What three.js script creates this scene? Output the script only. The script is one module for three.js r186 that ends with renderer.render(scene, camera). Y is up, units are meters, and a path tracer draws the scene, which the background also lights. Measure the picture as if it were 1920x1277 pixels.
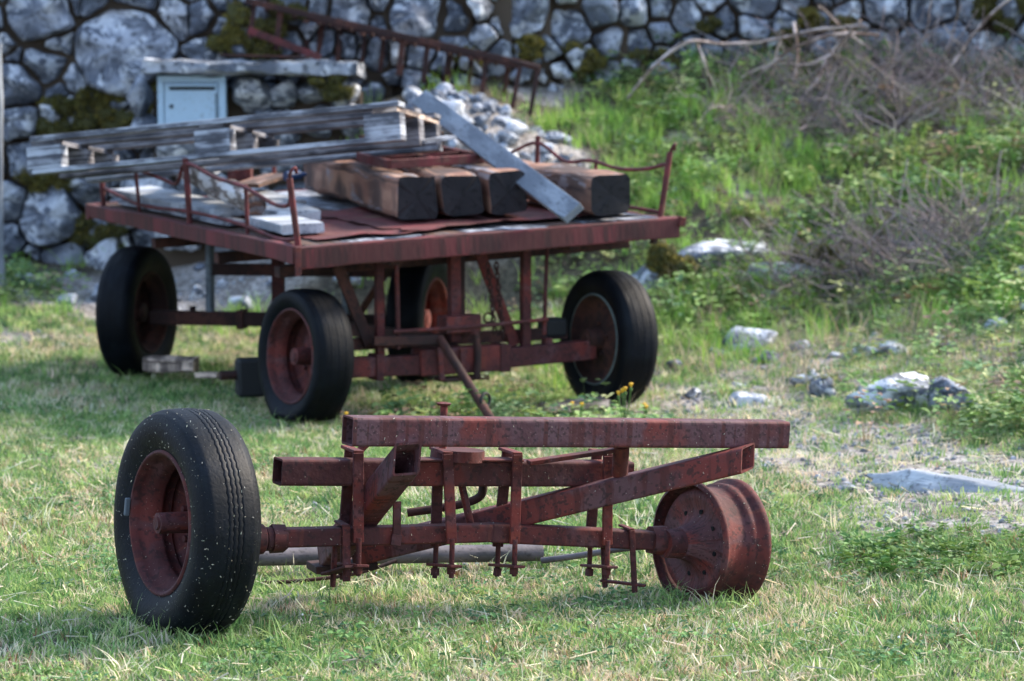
import * as THREE from 'three';
import { RoundedBoxGeometry } from 'three/addons/geometries/RoundedBoxGeometry.js';
import { mergeGeometries, mergeVertices } from 'three/addons/utils/BufferGeometryUtils.js';
import { ImprovedNoise } from 'three/addons/math/ImprovedNoise.js';

// ---------------------------------------------------------------- camera, sky, sun, exposure
const scene = new THREE.Scene();
const camera = new THREE.PerspectiveCamera(2 * Math.atan(638.5 / 4600) * 180 / Math.PI, 1024 / 681, 0.1, 400);
camera.position.set(0, 1.51, 0);
camera.rotation.x = -Math.atan(424.5 / 4600);
camera.focus = 7.5;
camera.userData.fStop = 3.6;

const SUN = new THREE.Vector3(0.74, 0.62, -0.36).normalize();
function skyTexture() {
  const W = 256, H = 128, data = new Float32Array(W * H * 4), d = new THREE.Vector3();
  for (let y = 0; y < H; y++) for (let x = 0; x < W; x++) {
    const up = ((y + 0.5) / H - 0.5) * Math.PI, az = ((x + 0.5) / W - 0.5) * 2 * Math.PI;
    d.set(Math.cos(az) * Math.cos(up), Math.sin(up), Math.sin(az) * Math.cos(up));
    const e = Math.max(0, d.y), k = Math.pow(e, 0.55), glow = Math.pow(Math.max(0, d.dot(SUN)), 6) * 0.55;
    const o = (y * W + x) * 4;
    data[o] = (0.54 - 0.28 * k) + glow; data[o + 1] = (0.65 - 0.24 * k) + glow * 0.95; data[o + 2] = (0.8 - 0.12 * k) + glow * 0.82; data[o + 3] = 1;
  }
  const t = new THREE.DataTexture(data, W, H, THREE.RGBAFormat, THREE.FloatType);
  t.mapping = THREE.EquirectangularReflectionMapping; t.magFilter = THREE.LinearFilter; t.minFilter = THREE.LinearFilter; t.needsUpdate = true;
  return t;
}
scene.background = skyTexture();
scene.environment = scene.background;
const sun = new THREE.DirectionalLight(0xfff0dc, 4);
sun.position.copy(SUN).multiplyScalar(40).add(new THREE.Vector3(0, 0, -11));
sun.target.position.set(0, 0, -11);
sun.castShadow = true; sun.shadow.radius = 30; sun.shadow.mapSize.set(4096, 4096);
Object.assign(sun.shadow.camera, { left: -10, right: 10, top: 10, bottom: -10, near: 1, far: 90 });
scene.add(sun, sun.target);

const renderer = new THREE.WebGLRenderer({ antialias: true });
renderer.toneMapping = THREE.LinearToneMapping;
renderer.toneMappingExposure = 2.2;
renderer.shadowMap.enabled = true; renderer.shadowMap.type = THREE.PCFSoftShadowMap;

// ---------------------------------------------------------------- helpers
const V3 = (x, y, z) => new THREE.Vector3(x, y, z);
function rng(s) { return () => { s = (s + 0x6d2b79f5) | 0; let t = Math.imul(s ^ (s >>> 15), 1 | s); t = (t + Math.imul(t ^ (t >>> 7), 61 | t)) ^ t; return ((t ^ (t >>> 14)) >>> 0) / 4294967296; }; }
const N3 = new ImprovedNoise(), n3 = (x, y, z) => N3.noise(x + 31.7, y + 11.3, z + 57.1);
const fb3 = (x, y, z) => n3(x, y, z) + 0.5 * n3(2.1 * x, 2.1 * y, 2.1 * z) + 0.25 * n3(4.3 * x, 4.3 * y, 4.3 * z);
const clamp = (x, a, b) => Math.min(b, Math.max(a, x)), lerp = (a, b, t) => a + (b - a) * t, sstep = (a, b, x) => { const t = clamp((x - a) / (b - a), 0, 1); return t * t * (3 - 2 * t); };

// tileable value noise for textures
const hash = (x, y, s) => { let h = Math.imul(x, 374761393) ^ Math.imul(y, 668265263) ^ Math.imul(s, 1442695041); h = Math.imul(h ^ (h >>> 13), 1274126177); return ((h ^ (h >>> 16)) >>> 0) / 4294967296; };
function pn(u, v, fx, fy, s) {
  const x = u * fx, y = v * fy, x0 = Math.floor(x), y0 = Math.floor(y), a = x - x0, b = y - y0, p = a * a * (3 - 2 * a), q = b * b * (3 - 2 * b);
  const X0 = ((x0 % fx) + fx) % fx, X1 = (X0 + 1) % fx, Y0 = ((y0 % fy) + fy) % fy, Y1 = (Y0 + 1) % fy;
  return lerp(lerp(hash(X0, Y0, s), hash(X1, Y0, s), p), lerp(hash(X0, Y1, s), hash(X1, Y1, s), p), q);
}
function pf(u, v, fx, fy, s, oct = 4) { let r = 0, a = 0.5, t = 0; for (let i = 0; i < oct; i++) { r += a * pn(u, v, fx << i, fy << i, s + i); t += a; a *= 0.55; } return r / t; }
function tex(size, fn, srgb = true) {
  const d = new Uint8Array(size * size * 4);
  for (let y = 0; y < size; y++) for (let x = 0; x < size; x++) {
    const c = fn(x / size, y / size), o = (y * size + x) * 4;
    for (let k = 0; k < 3; k++) d[o + k] = clamp(Math.round((c.length ? c[k] : c) * 255), 0, 255);
    d[o + 3] = 255;
  }
  const t = new THREE.DataTexture(d, size, size);
  t.wrapS = t.wrapT = THREE.RepeatWrapping; t.magFilter = THREE.LinearFilter; t.minFilter = THREE.LinearMipmapLinearFilter; t.generateMipmaps = true;
  if (srgb) t.colorSpace = THREE.SRGBColorSpace;
  t.needsUpdate = true;
  return t;
}
const mix = (a, b, t) => [lerp(a[0], b[0], t), lerp(a[1], b[1], t), lerp(a[2], b[2], t)];
const rgb = (r, g, b) => [r / 255, g / 255, b / 255];
// one texture tile covers one uv unit; uv are in metres times the scale given when the geometry is made

const rustMap = tex(512, (u, v) => {
  const a = pf(u, v, 4, 4, 1, 5), b = pf(u, v, 9, 5, 9, 4), c = pf(u, v, 40, 40, 17, 3), st = pf(u, v, 24, 3, 23, 4);
  let k = mix(rgb(84, 40, 40), rgb(128, 58, 50), sstep(0.35, 0.68, a));
  k = mix(k, rgb(104, 72, 76), sstep(0.52, 0.75, b) * 0.8);
  k = mix(k, rgb(140, 76, 54), sstep(0.56, 0.8, st) * 0.5);
  k = mix(k, rgb(52, 26, 28), sstep(0.56, 0.76, c) * 0.6);
  const fl = hash(Math.floor(u * 300), Math.floor(v * 300), 5); if (fl > 0.9965) k = mix(k, rgb(196, 180, 168), 0.7);
  return k;
});
const rustMapB = tex(512, (u, v) => {
  const a = pf(u, v, 2, 3, 201, 5), b = pf(u, v, 5, 4, 209, 5), st = pf(u, v, 30, 2, 223, 4), c = pf(u, v, 60, 60, 217, 2);
  let k = mix(rgb(98, 62, 66), rgb(130, 56, 48), sstep(0.4, 0.6, a));
  k = mix(k, rgb(112, 84, 88), sstep(0.52, 0.66, b) * 0.8);
  k = mix(k, rgb(86, 34, 30), sstep(0.54, 0.7, st) * 0.7);
  k = mix(k, rgb(44, 24, 26), sstep(0.6, 0.78, c) * 0.55);
  if (hash(Math.floor(u * 260), Math.floor(v * 260), 8) > 0.995) k = mix(k, rgb(190, 170, 160), 0.6);
  return k;
});
const rustBump = tex(512, (u, v) => 0.6 * pf(u, v, 48, 48, 31, 4) + 0.4 * pf(u, v, 7, 7, 37, 3), false);
const rustDarkMap = tex(256, (u, v) => {
  const a = pf(u, v, 5, 5, 61, 5), c = pf(u, v, 30, 30, 67, 3);
  let k = mix(rgb(56, 32, 30), rgb(96, 56, 46), sstep(0.3, 0.72, a));
  return mix(k, rgb(40, 28, 28), sstep(0.5, 0.75, c) * 0.6);
});
const paintRustMap = tex(512, (u, v) => { // old red paint worn to rust and wood
  const a = pf(u, v, 6, 3, 71, 5), b = pf(u, v, 20, 12, 73, 4), c = pf(u, v, 3, 9, 77, 4);
  let k = mix(rgb(122, 54, 56), rgb(92, 46, 44), sstep(0.35, 0.65, a));
  k = mix(k, rgb(118, 92, 72), sstep(0.6, 0.72, c) * 0.8);
  return mix(k, rgb(62, 34, 32), sstep(0.58, 0.74, b) * 0.7);
});
const greyWoodMap = tex(512, (u, v) => { // weathered boards, grain along u
  const g = pf(u, v, 3, 46, 81, 4), h = pf(u, v, 2, 14, 87, 4), k0 = pf(u, v, 5, 90, 89, 2);
  let k = mix(rgb(74, 76, 84), rgb(182, 188, 198), sstep(0.36, 0.62, g * 0.3 + h * 0.25 + pf(u, v, 12, 6, 83, 4) * 0.45));
  return mix(k, rgb(52, 50, 54), sstep(0.66, 0.8, k0) * 0.7);
});
const warmWoodMap = tex(512, (u, v) => { // old squared timber, tan with dark checks and grey patches
  const g = pf(u, v, 3, 40, 91, 4), h = pf(u, v, 4, 9, 93, 4), c = pf(u, v, 3, 60, 97, 3), p = pf(u, v, 6, 22, 99, 5);
  let k = mix(rgb(136, 96, 78), rgb(182, 140, 114), sstep(0.3, 0.7, g));
  k = mix(k, rgb(76, 60, 54), sstep(0.4, 0.6, h) * 0.85);
  k = mix(k, rgb(60, 44, 40), sstep(0.64, 0.74, c) * 0.85);
  return mix(k, rgb(158, 162, 172), sstep(0.57, 0.7, p) * 0.7);
});
const endMap = tex(256, (u, v) => { // end grain: rings about the pith, radial checks
  const x = (u > 0.5 ? u - 1 : u) + 0.03, y = (v > 0.5 ? v - 1 : v) - 0.02, r = Math.hypot(x, y), a = Math.atan2(y, x), w = pf(u, v, 6, 6, 301, 4), ring = 0.5 + 0.5 * Math.sin((r + 0.03 * w) * 190);
  let k = mix(rgb(46, 42, 44), rgb(84, 74, 70), 0.55 * ring * w + 0.35 * w);
  const ck = Math.abs(Math.sin(a * 2.5 + 3 * w)), sp = sstep(0.06, 0.0, ck) * sstep(0.02, 0.08, r);
  return mix(k, rgb(12, 11, 12), 0.9 * sp + 0.5 * sstep(0.6, 0.75, pf(u, v, 20, 20, 307, 3)));
});
const woodBump = tex(512, (u, v) => 0.7 * pf(u, v, 3, 60, 101, 4) + 0.3 * pf(u, v, 2, 12, 103, 3), false);
const stoneMap = tex(512, (u, v) => { // limestone: pale, mottled with grey lichen and dark pits
  const a = pf(u, v, 4, 4, 111, 5), b = pf(u, v, 10, 10, 113, 4), c = pf(u, v, 26, 26, 117, 3), w = pf(u + 0.06 * a, v, 6, 12, 119, 4);
  let k = mix(rgb(104, 108, 116), rgb(192, 194, 198), sstep(0.34, 0.66, a));
  k = mix(k, rgb(228, 228, 226), sstep(0.55, 0.66, b) * 0.8);
  k = mix(k, rgb(74, 78, 84), sstep(0.56, 0.72, w) * 0.75);
  return mix(k, rgb(52, 54, 58), sstep(0.62, 0.78, c) * 0.6);
});
const stoneBump = tex(512, (u, v) => 0.55 * pf(u, v, 8, 8, 121, 5) + 0.45 * pf(u, v, 32, 32, 127, 3), false);
const tyreMap = tex(512, (u, v) => {
  const a = pf(u, v, 5, 5, 131, 5), b = pf(u, v, 60, 60, 133, 2), m = pf(u, v, 8, 8, 137, 4);
  let k = mix(rgb(24, 27, 32), rgb(40, 44, 50), sstep(0.3, 0.75, a));
  k = mix(k, rgb(78, 78, 60), sstep(0.64, 0.74, m) * 0.5 * b);
  return mix(k, rgb(18, 19, 22), sstep(0.6, 0.8, b) * 0.5);
});
const tyreBump = tex(512, (u, v) => 0.6 * pf(u, v, 64, 64, 141, 3) + 0.4 * pf(u, v, 6, 40, 143, 3), false);
const soilMap = tex(1024, (u, v) => {
  const a = pf(u, v, 8, 8, 151, 6), b = pf(u, v, 70, 70, 153, 3), c = pf(u, v, 160, 160, 157, 2);
  let k = mix([0.5, 0.48, 0.46], [0.92, 0.91, 0.9], sstep(0.25, 0.75, a * 0.45 + b * 0.55));
  return mix(k, [0.24, 0.22, 0.2], sstep(0.66, 0.8, c) * 0.8);
});
const soilBump = tex(512, (u, v) => 0.5 * pf(u, v, 40, 40, 161, 4) + 0.5 * pf(u, v, 12, 12, 163, 4), false);
const paintMap = tex(256, (u, v) => { const a = pf(u, v, 6, 6, 171, 5), s = pf(u, v, 40, 40, 173, 3); let k = mix(rgb(186, 202, 208), rgb(206, 218, 222), a); return mix(k, rgb(120, 112, 104), sstep(0.7, 0.8, s) * 0.5); });
const concreteMap = tex(256, (u, v) => { const a = pf(u, v, 5, 5, 181, 5), s = pf(u, v, 50, 50, 183, 2); let k = mix(rgb(150, 154, 160), rgb(206, 208, 210), sstep(0.3, 0.7, a)); return mix(k, rgb(96, 98, 100), sstep(0.64, 0.8, s) * 0.5); });
const barkMap = tex(256, (u, v) => { const a = pf(u, v, 4, 12, 191, 5), s = pf(u, v, 3, 30, 193, 3); let k = mix(rgb(110, 98, 90), rgb(206, 202, 200), sstep(0.42, 0.6, a)); return mix(k, rgb(62, 54, 50), sstep(0.6, 0.74, s) * 0.8); });

const std = (o) => new THREE.MeshStandardMaterial({ side: THREE.DoubleSide, ...o });
const phys = (o) => new THREE.MeshPhysicalMaterial({ side: THREE.DoubleSide, ...o });
const M = {
  rustB: std({ map: rustMapB, color: new THREE.Color(0.72, 0.61, 0.65), roughness: 0.72, bumpMap: rustBump, bumpScale: 0.002 }),
  rustRed: std({ map: rustMap, color: new THREE.Color(0.84, 0.62, 0.62), roughness: 0.82, bumpMap: rustBump, bumpScale: 0.0025 }),
  rust: std({ map: rustMap, color: new THREE.Color(0.66, 0.56, 0.59), roughness: 0.82, metalness: 0, bumpMap: rustBump, bumpScale: 0.0025 }),
  rustDark: std({ map: rustDarkMap, color: new THREE.Color(0.7, 0.68, 0.68), roughness: 0.85, bumpMap: rustBump, bumpScale: 0.002 }),
  rustPaint: std({ map: paintRustMap, color: new THREE.Color(0.76, 0.65, 0.68), roughness: 0.75, bumpMap: rustBump, bumpScale: 0.003 }),
  rustOrange: std({ map: rustMap, color: new THREE.Color(1.05, 0.85, 0.75), roughness: 0.85, bumpMap: rustBump, bumpScale: 0.002 }),
  sheet: std({ map: paintRustMap, color: new THREE.Color(0.9, 0.84, 0.86), roughness: 0.8, bumpMap: rustBump, bumpScale: 0.002 }),
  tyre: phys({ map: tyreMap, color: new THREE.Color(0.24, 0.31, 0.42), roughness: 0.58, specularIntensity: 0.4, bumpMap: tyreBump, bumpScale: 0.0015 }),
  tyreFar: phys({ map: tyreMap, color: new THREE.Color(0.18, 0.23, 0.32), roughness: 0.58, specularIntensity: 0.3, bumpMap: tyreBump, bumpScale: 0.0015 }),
  greyWood: std({ map: greyWoodMap, roughness: 0.85, bumpMap: woodBump, bumpScale: 0.0015 }),
  shadedWood: std({ map: greyWoodMap, color: new THREE.Color(0.55, 0.5, 0.48), roughness: 0.9, bumpMap: woodBump, bumpScale: 0.002 }),  // darker copy of greyWood; shade inside the pallet is painted into its colour
  greyPlank: std({ map: concreteMap, color: new THREE.Color(0.42, 0.45, 0.5), roughness: 0.75, bumpMap: woodBump, bumpScale: 0.0006 }),
  freshWood: std({ map: greyWoodMap, color: new THREE.Color(1.75, 1.25, 0.88), roughness: 0.85, bumpMap: woodBump, bumpScale: 0.002 }),
  warmWood: std({ map: warmWoodMap, color: new THREE.Color(0.82, 0.8, 0.8), roughness: 0.85, bumpMap: woodBump, bumpScale: 0.006 }),
  endWood: std({ map: endMap, color: new THREE.Color(0.42, 0.46, 0.52), roughness: 0.9 }),
  darkWood: std({ map: warmWoodMap, color: new THREE.Color(0.35, 0.33, 0.33), roughness: 0.9, bumpMap: woodBump, bumpScale: 0.004 }),
  concrete: std({ map: concreteMap, color: new THREE.Color(0.8, 0.82, 0.85), roughness: 0.9, bumpMap: stoneBump, bumpScale: 0.004 }),
  bark: std({ map: barkMap, roughness: 0.95, bumpMap: stoneBump, bumpScale: 0.01 }),
  cabinet: std({ map: paintMap, color: new THREE.Color(0.72, 0.85, 1.0), roughness: 0.55 }),
  blackGap: std({ color: 0x0b0c0e, roughness: 1 }),
  blackMetal: std({ color: 0x16181b, roughness: 0.7 }),
  greyPipe: std({ map: concreteMap, color: new THREE.Color(0.28, 0.33, 0.38), roughness: 0.6 }),
  pipe: std({ map: concreteMap, color: new THREE.Color(0.24, 0.2, 0.215), roughness: 0.7, bumpMap: rustBump, bumpScale: 0.002 }),
  ring: std({ map: concreteMap, color: new THREE.Color(0.2, 0.25, 0.24), roughness: 0.7 }),
  slabStone: std({ map: stoneMap, color: new THREE.Color(0.8, 0.82, 0.86), roughness: 0.95, bumpMap: stoneBump, bumpScale: 0.02 }),
  blue: std({ color: 0x1d3c66, roughness: 0.5 }),
  earth: std({ color: 0x54483c, roughness: 1 }),
  vine: std({ map: barkMap, color: new THREE.Color(1.0, 0.86, 0.8), roughness: 0.95 }),
};
const stoneTone = [[0.62, 0.66, 0.74], [0.8, 0.83, 0.9], [1.12, 1.13, 1.16], [0.42, 0.45, 0.52], [0.72, 0.76, 0.84]].map((c) => std({ map: stoneMap, color: new THREE.Color(...c), roughness: 0.95, bumpMap: stoneBump, bumpScale: 0.03 }));
const [stoneGrey, stoneMid, stonePale, stoneDark, stoneBlue] = stoneTone;

// box-projected uv in metres, taken in the piece's own axes
function uvBox(g, sx = 1, sy = sx, off = 0) {
  if (g.index) g = g.toNonIndexed();
  const p = g.attributes.position, uv = new Float32Array(p.count * 2), a = V3(), b = V3(), c = V3(), n = V3();
  for (let i = 0; i < p.count; i += 3) {
    a.fromBufferAttribute(p, i); b.fromBufferAttribute(p, i + 1); c.fromBufferAttribute(p, i + 2);
    n.crossVectors(b.clone().sub(a), c.clone().sub(a)); const ax = Math.abs(n.x), ay = Math.abs(n.y), az = Math.abs(n.z);
    [a, b, c].forEach((q, k) => {
      const [u, v] = ax > ay && ax > az ? [q.z, q.y] : ay > az ? [q.x, q.z] : [q.x, q.y];
      uv[(i + k) * 2] = u * sx + off; uv[(i + k) * 2 + 1] = v * sy + off * 1.7;
    });
  }
  g.setAttribute('uv', new THREE.BufferAttribute(uv, 2));
  return g;
}
function clean(g) { if (g.index) g = g.toNonIndexed(); for (const k of Object.keys(g.attributes)) if (!['position', 'normal', 'uv'].includes(k)) g.deleteAttribute(k); if (!g.attributes.normal) g.computeVertexNormals(); if (!g.attributes.uv) g = uvBox(g); return g; }
const join = (list) => { list = [].concat(list).map(clean); return list.length === 1 ? list[0] : mergeGeometries(list); };

// matrix whose x runs from p0 to p1, y as near to up as it can be, origin in the middle
function along(p0, p1, up = V3(0, 1, 0)) {
  const x = p1.clone().sub(p0), L = x.length(); x.normalize();
  const z = x.clone().cross(up).normalize(), y = z.clone().cross(x);
  return [new THREE.Matrix4().makeBasis(x, y, z).setPosition(p0.clone().add(p1).multiplyScalar(0.5)), L];
}
let pieceOff = 0;
const nextOff = () => (pieceOff = (pieceOff + 0.371) % 1);
function bar(p0, p1, h, w, up, r = 0.004, sx = 1.6, sy = sx) {
  const [m, L] = along(p0, p1, up);
  return uvBox(new RoundedBoxGeometry(L, h, w, 1, Math.min(r, h / 2.2, w / 2.2)), sx, sy, nextOff()).applyMatrix4(m);
}
const board = (p0, p1, h, w, up) => bar(p0, p1, h, w, up, 0.003, 0.7, 3.2);
function rod(pts, r, seg = 8, curve = true) {
  const c = curve && pts.length > 2 ? new THREE.CatmullRomCurve3(pts, false, 'centripetal') : new THREE.CurvePath();
  if (!c.points) for (let i = 0; i + 1 < pts.length; i++) c.add(new THREE.LineCurve3(pts[i], pts[i + 1]));
  const L = c.getLength(), g = new THREE.TubeGeometry(c, pts.length > 2 ? pts.length * 7 : 1, r, seg), uv = g.attributes.uv, o = nextOff();
  for (let i = 0; i < uv.count; i++) uv.setXY(i, uv.getX(i) * L * 1.6 + o, uv.getY(i) * r * 8);
  const caps = [pts[0], pts[pts.length - 1]].map((p, k) => { const q = k ? pts[pts.length - 2] : pts[1]; const d = q.clone().sub(p).normalize(); return uvBox(new THREE.CircleGeometry(r, seg)).applyQuaternion(new THREE.Quaternion().setFromUnitVectors(V3(0, 0, -1), d)).translate(p.x, p.y, p.z); });
  return join([g, ...caps]);
}
function cyl(p0, p1, r0, r1 = r0, seg = 20) {
  const d = p1.clone().sub(p0), L = d.length(), q = new THREE.Quaternion().setFromUnitVectors(V3(0, 1, 0), d.normalize());
  const g = new THREE.CylinderGeometry(r1, r0, L, seg), uv = g.attributes.uv, o = nextOff();
  for (let i = 0; i < uv.count; i++) uv.setXY(i, uv.getX(i) * 6.28 * r0 * 1.6 + o, uv.getY(i) * L * 1.6);
  return clean(g).applyQuaternion(q).translate((p0.x + p1.x) / 2, (p0.y + p1.y) / 2, (p0.z + p1.z) / 2);
}
// hollow square tube with rounded corners and open ends
function squareTube(p0, p1, s, wall, up, sh = s) {
  const [m, L] = along(p0, p1, up);
  const rr = (w, h, r, P) => { const x = w / 2, y = h / 2; P.moveTo(-x + r, -y); P.lineTo(x - r, -y); P.quadraticCurveTo(x, -y, x, -y + r); P.lineTo(x, y - r); P.quadraticCurveTo(x, y, x - r, y); P.lineTo(-x + r, y); P.quadraticCurveTo(-x, y, -x, y - r); P.lineTo(-x, -y + r); P.quadraticCurveTo(-x, -y, -x + r, -y); return P; };
  const sp = rr(s, sh, 0.011, new THREE.Shape()); sp.holes.push(rr(s - 2 * wall, sh - 2 * wall, 0.006, new THREE.Path()));
  const g = new THREE.ExtrudeGeometry(sp, { depth: L, bevelEnabled: false, curveSegments: 4, steps: 1 }).translate(0, 0, -L / 2).rotateY(Math.PI / 2);
  return uvBox(g, 1.6, 1.6, nextOff()).applyMatrix4(m);
}
// cuts the p0 end of a tube along the plane through p with normal n
function mitre(g, p0, p1, n, L0 = 0.12) {
  const ax = p1.clone().sub(p0).normalize(), k = ax.dot(n), q = g.attributes.position, v = V3();
  for (let i = 0; i < q.count; i++) { v.fromBufferAttribute(q, i); if (v.clone().sub(p0).dot(ax) < L0) { v.addScaledVector(ax, -v.clone().sub(p0).dot(n) / k); q.setXYZ(i, v.x, v.y, v.z); } }
  g.computeVertexNormals(); return g;
}
// solid lofted along x with a rounded, noisy rectangular section; returns [sides, ends]
function rough(p0, p1, h, w, { up, amp = 0.004, round = 0.18, nx = 14, freq = 9, sx = 0.7, sy = 2.4, seed = 0, taper = 1 } = {}) {
  const [m, L] = along(p0, p1, up), J = 24, pos = [], uv = [], idx = [], sec = [];
  for (let j = 0; j < J; j++) {
    const a = (j + 0.5) / J * Math.PI * 2, c = Math.cos(a), s = Math.sin(a), e = round;
    sec.push([Math.sign(s) * Math.pow(Math.abs(s), e) * h / 2, Math.sign(c) * Math.pow(Math.abs(c), e) * w / 2]);
  }
  const per = 2 * (h + w), o = nextOff(), put = (i, j) => {
    const x = (i / nx - 0.5) * L, k = lerp(1, taper, i / nx), [y, z] = sec[j % J], n = 1 + 0;
    const d = amp * fb3(x * freq * 0.4 + seed * 7.3, y * freq + seed, z * freq), d2 = amp * fb3(x * freq * 0.4 - seed * 3.1, y * freq + 9, z * freq + 4);
    return [x + (i === 0 || i === nx ? amp * 0.8 * n3(y * 20, z * 20, seed) : 0), (y * k + d) * n, z * k + d2];
  };
  for (let i = 0; i <= nx; i++) for (let j = 0; j <= J; j++) { const p = put(i, j); pos.push(...p); uv.push(p[0] * sx + o, j / J * per * sy + o); }
  for (let i = 0; i < nx; i++) for (let j = 0; j < J; j++) { const a = i * (J + 1) + j, b = a + J + 1; idx.push(a, a + 1, b, a + 1, b + 1, b); }
  const g = new THREE.BufferGeometry(); g.setAttribute('position', new THREE.Float32BufferAttribute(pos, 3)); g.setAttribute('uv', new THREE.Float32BufferAttribute(uv, 2)); g.setIndex(idx); g.computeVertexNormals();
  const nn = g.attributes.normal;
  for (let i = 0; i <= nx; i++) { const a = i * (J + 1), b = a + J; const v = V3().fromBufferAttribute(nn, a).add(V3().fromBufferAttribute(nn, b)).normalize(); nn.setXYZ(a, v.x, v.y, v.z); nn.setXYZ(b, v.x, v.y, v.z); }
  const ends = [0, nx].map((i) => {
    const P = [], c = V3(); const ring = []; for (let j = 0; j < J; j++) { const q = V3(...put(i, j)); ring.push(q); c.add(q); } c.multiplyScalar(1 / J);
    for (let j = 0; j < J; j++) { const a = ring[j], b = ring[(j + 1) % J]; (i ? [c, b, a] : [c, a, b]).forEach((q) => P.push(q.x, q.y, q.z)); }
    const e = new THREE.BufferGeometry(); e.setAttribute('position', new THREE.Float32BufferAttribute(P, 3)); e.computeVertexNormals();
    return uvBox(e, 2.4, 2.4, 0).applyMatrix4(m);
  });
  return [clean(g).applyMatrix4(m), join(ends.map((e) => e.clone())), ends];
}
const solid = (r) => join([r[0], r[1]]);
// broken rock: a ball cut by random planes, then roughened
function rockGeo(seed, sx, sy, sz, detail = 4, cuts = 13, amp = 0.07) {
  const R = rng(seed * 977 + 13), pl = [];
  for (let i = 0; i < cuts; i++) { const z = R() * 2 - 1, a = R() * 6.283, s = Math.sqrt(1 - z * z); pl.push([s * Math.cos(a), z, s * Math.sin(a), 0.45 + 0.4 * R()]); }
  let g = new THREE.IcosahedronGeometry(1, detail); g.deleteAttribute('uv'); g.deleteAttribute('normal'); g = mergeVertices(g, 1e-4);
  const p = g.attributes.position, v = V3();
  for (let i = 0; i < p.count; i++) {
    v.fromBufferAttribute(p, i).normalize(); let r = 1;
    for (const [x, y, z, d] of pl) { const k = v.x * x + v.y * y + v.z * z; if (k > 0.05) r = Math.min(r, d / k); }
    r *= 1 + amp * fb3(v.x * 2.2 + seed, v.y * 2.2, v.z * 2.2 - seed);
    p.setXYZ(i, v.x * r * sx, v.y * r * sy, v.z * r * sz);
  }
  g.computeVertexNormals();
  return uvBox(g.toNonIndexed(), 1.3, 1.3, (seed * 0.37) % 1);
}

// ---------------------------------------------------------------- naming
const taken = new Map();
function numbered(n) { const k = taken.get(n) ?? 0; taken.set(n, k + 1); return k ? n + '_' + String(k).padStart(3, '0') : n; }
function mark(o, label, category, group, kind) { Object.assign(o.userData, { label, category }); if (group) o.userData.group = group; if (kind) o.userData.kind = kind; return o; }
function thing(name, label, category, base = V3(0, 0, 0), group) {
  const o = new THREE.Group(); o.name = numbered(name); o.position.copy(base); scene.add(o); mark(o, label, category, group, 'thing');
  return o;
}
// a part given in world coordinates; root is the thing, parent the thing or one of its parts
function part(root, name, geos, mat, parent = root, label) {
  const m = new THREE.Mesh(join(geos).translate(-root.position.x, -root.position.y, -root.position.z), mat);
  m.name = name; if (label) m.userData.label = label; parent.add(m); return m;
}
function subgroup(root, name, label) { const g = new THREE.Group(); g.name = name; if (label) g.userData.label = label; root.add(g); return g; }
function single(name, geos, mat, label, category, group) { // a thing of one mesh, origin at its base
  const g = join(geos); g.computeBoundingBox(); const b = g.boundingBox, c = V3((b.min.x + b.max.x) / 2, b.min.y, (b.min.z + b.max.z) / 2); g.translate(-c.x, -c.y, -c.z);
  const m = new THREE.Mesh(g, mat); m.name = numbered(name); m.position.copy(c); scene.add(m); return mark(m, label, category, group, 'thing');
}

// ---------------------------------------------------------------- terrain
const CP = [ // x, distance, height
  [0, 0, 0], [-4, 0, 0], [4, 0, 0], [0, 4, 0], [-3, 4, 0], [3, 4, 0], [-0.95, 7.1, -0.005], [-2.2, 7.2, 0], [0.62, 7.9, -0.075], [0, 7, -0.03], [1.6, 7, -0.01], [3, 7, 0.06], [-0.5, 8.2, -0.035], [-4, 9, 0], [-2, 9.5, -0.01], [-1, 12, -0.03], [0.5, 12.8, -0.04], [-2.2, 14.2, -0.02], [-0.5, 14, -0.03], [-4, 12, 0.0], [-5, 14.5, 0.08], [0.3, 10.3, -0.02], [1.2, 9.8, -0.0], [1.2, 12, 0.0],
  [2.09, 15, 0.252], [2.3, 16.5, 0.738], [2.43, 17.5, 1.185], [2.53, 18.3, 1.565], [2.63, 19, 1.95], [1.86, 9, 0.03], [2.26, 11, 0.09], [2.67, 13, 0.278], [3.07, 15, 0.645], [3.47, 17, 1.194], [3.76, 18.5, 1.645], [1.0, 13.5, 0.04], [1.15, 15.5, 0.346], [1.21, 16.3, 0.606], [1.26, 17, 0.9], [1.33, 18, 1.37], [1.4, 19, 1.9], [0.14, 16, 0.168], [0.15, 16.5, 0.35], [0.1, 17.25, 1.15], [-0.3, 17.3, 1.38], [-0.6, 17.4, 1.5], [-0.4, 16.6, 0.4], [0.16, 18.2, 1.45], [0.16, 19, 1.8],
  [-0.94, 16.2, 0.17], [-0.95, 16.8, 0.5], [-0.7, 18.2, 1.7], [-0.7, 19, 1.75], [-2.08, 16.8, 0.2], [-2.08, 17.6, 0.4], [-2.6, 18.2, 0.45], [-2.67, 14.2, 0.0], [-2.91, 15.5, 0.1], [-3.09, 16.5, 0.22], [-3.37, 18, 0.36], [-5, 17.5, 0.35], [-7, 14, 0.1], [-7, 18.5, 0.4], [5.5, 13, 0.8], [5.5, 16, 1.5], [6, 19, 2.0], [5, 9, 0.3], [7, 6, 0.3], [-7, 8, 0], [-7, 3, 0], [7, 2, 0.1],
];
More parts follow.
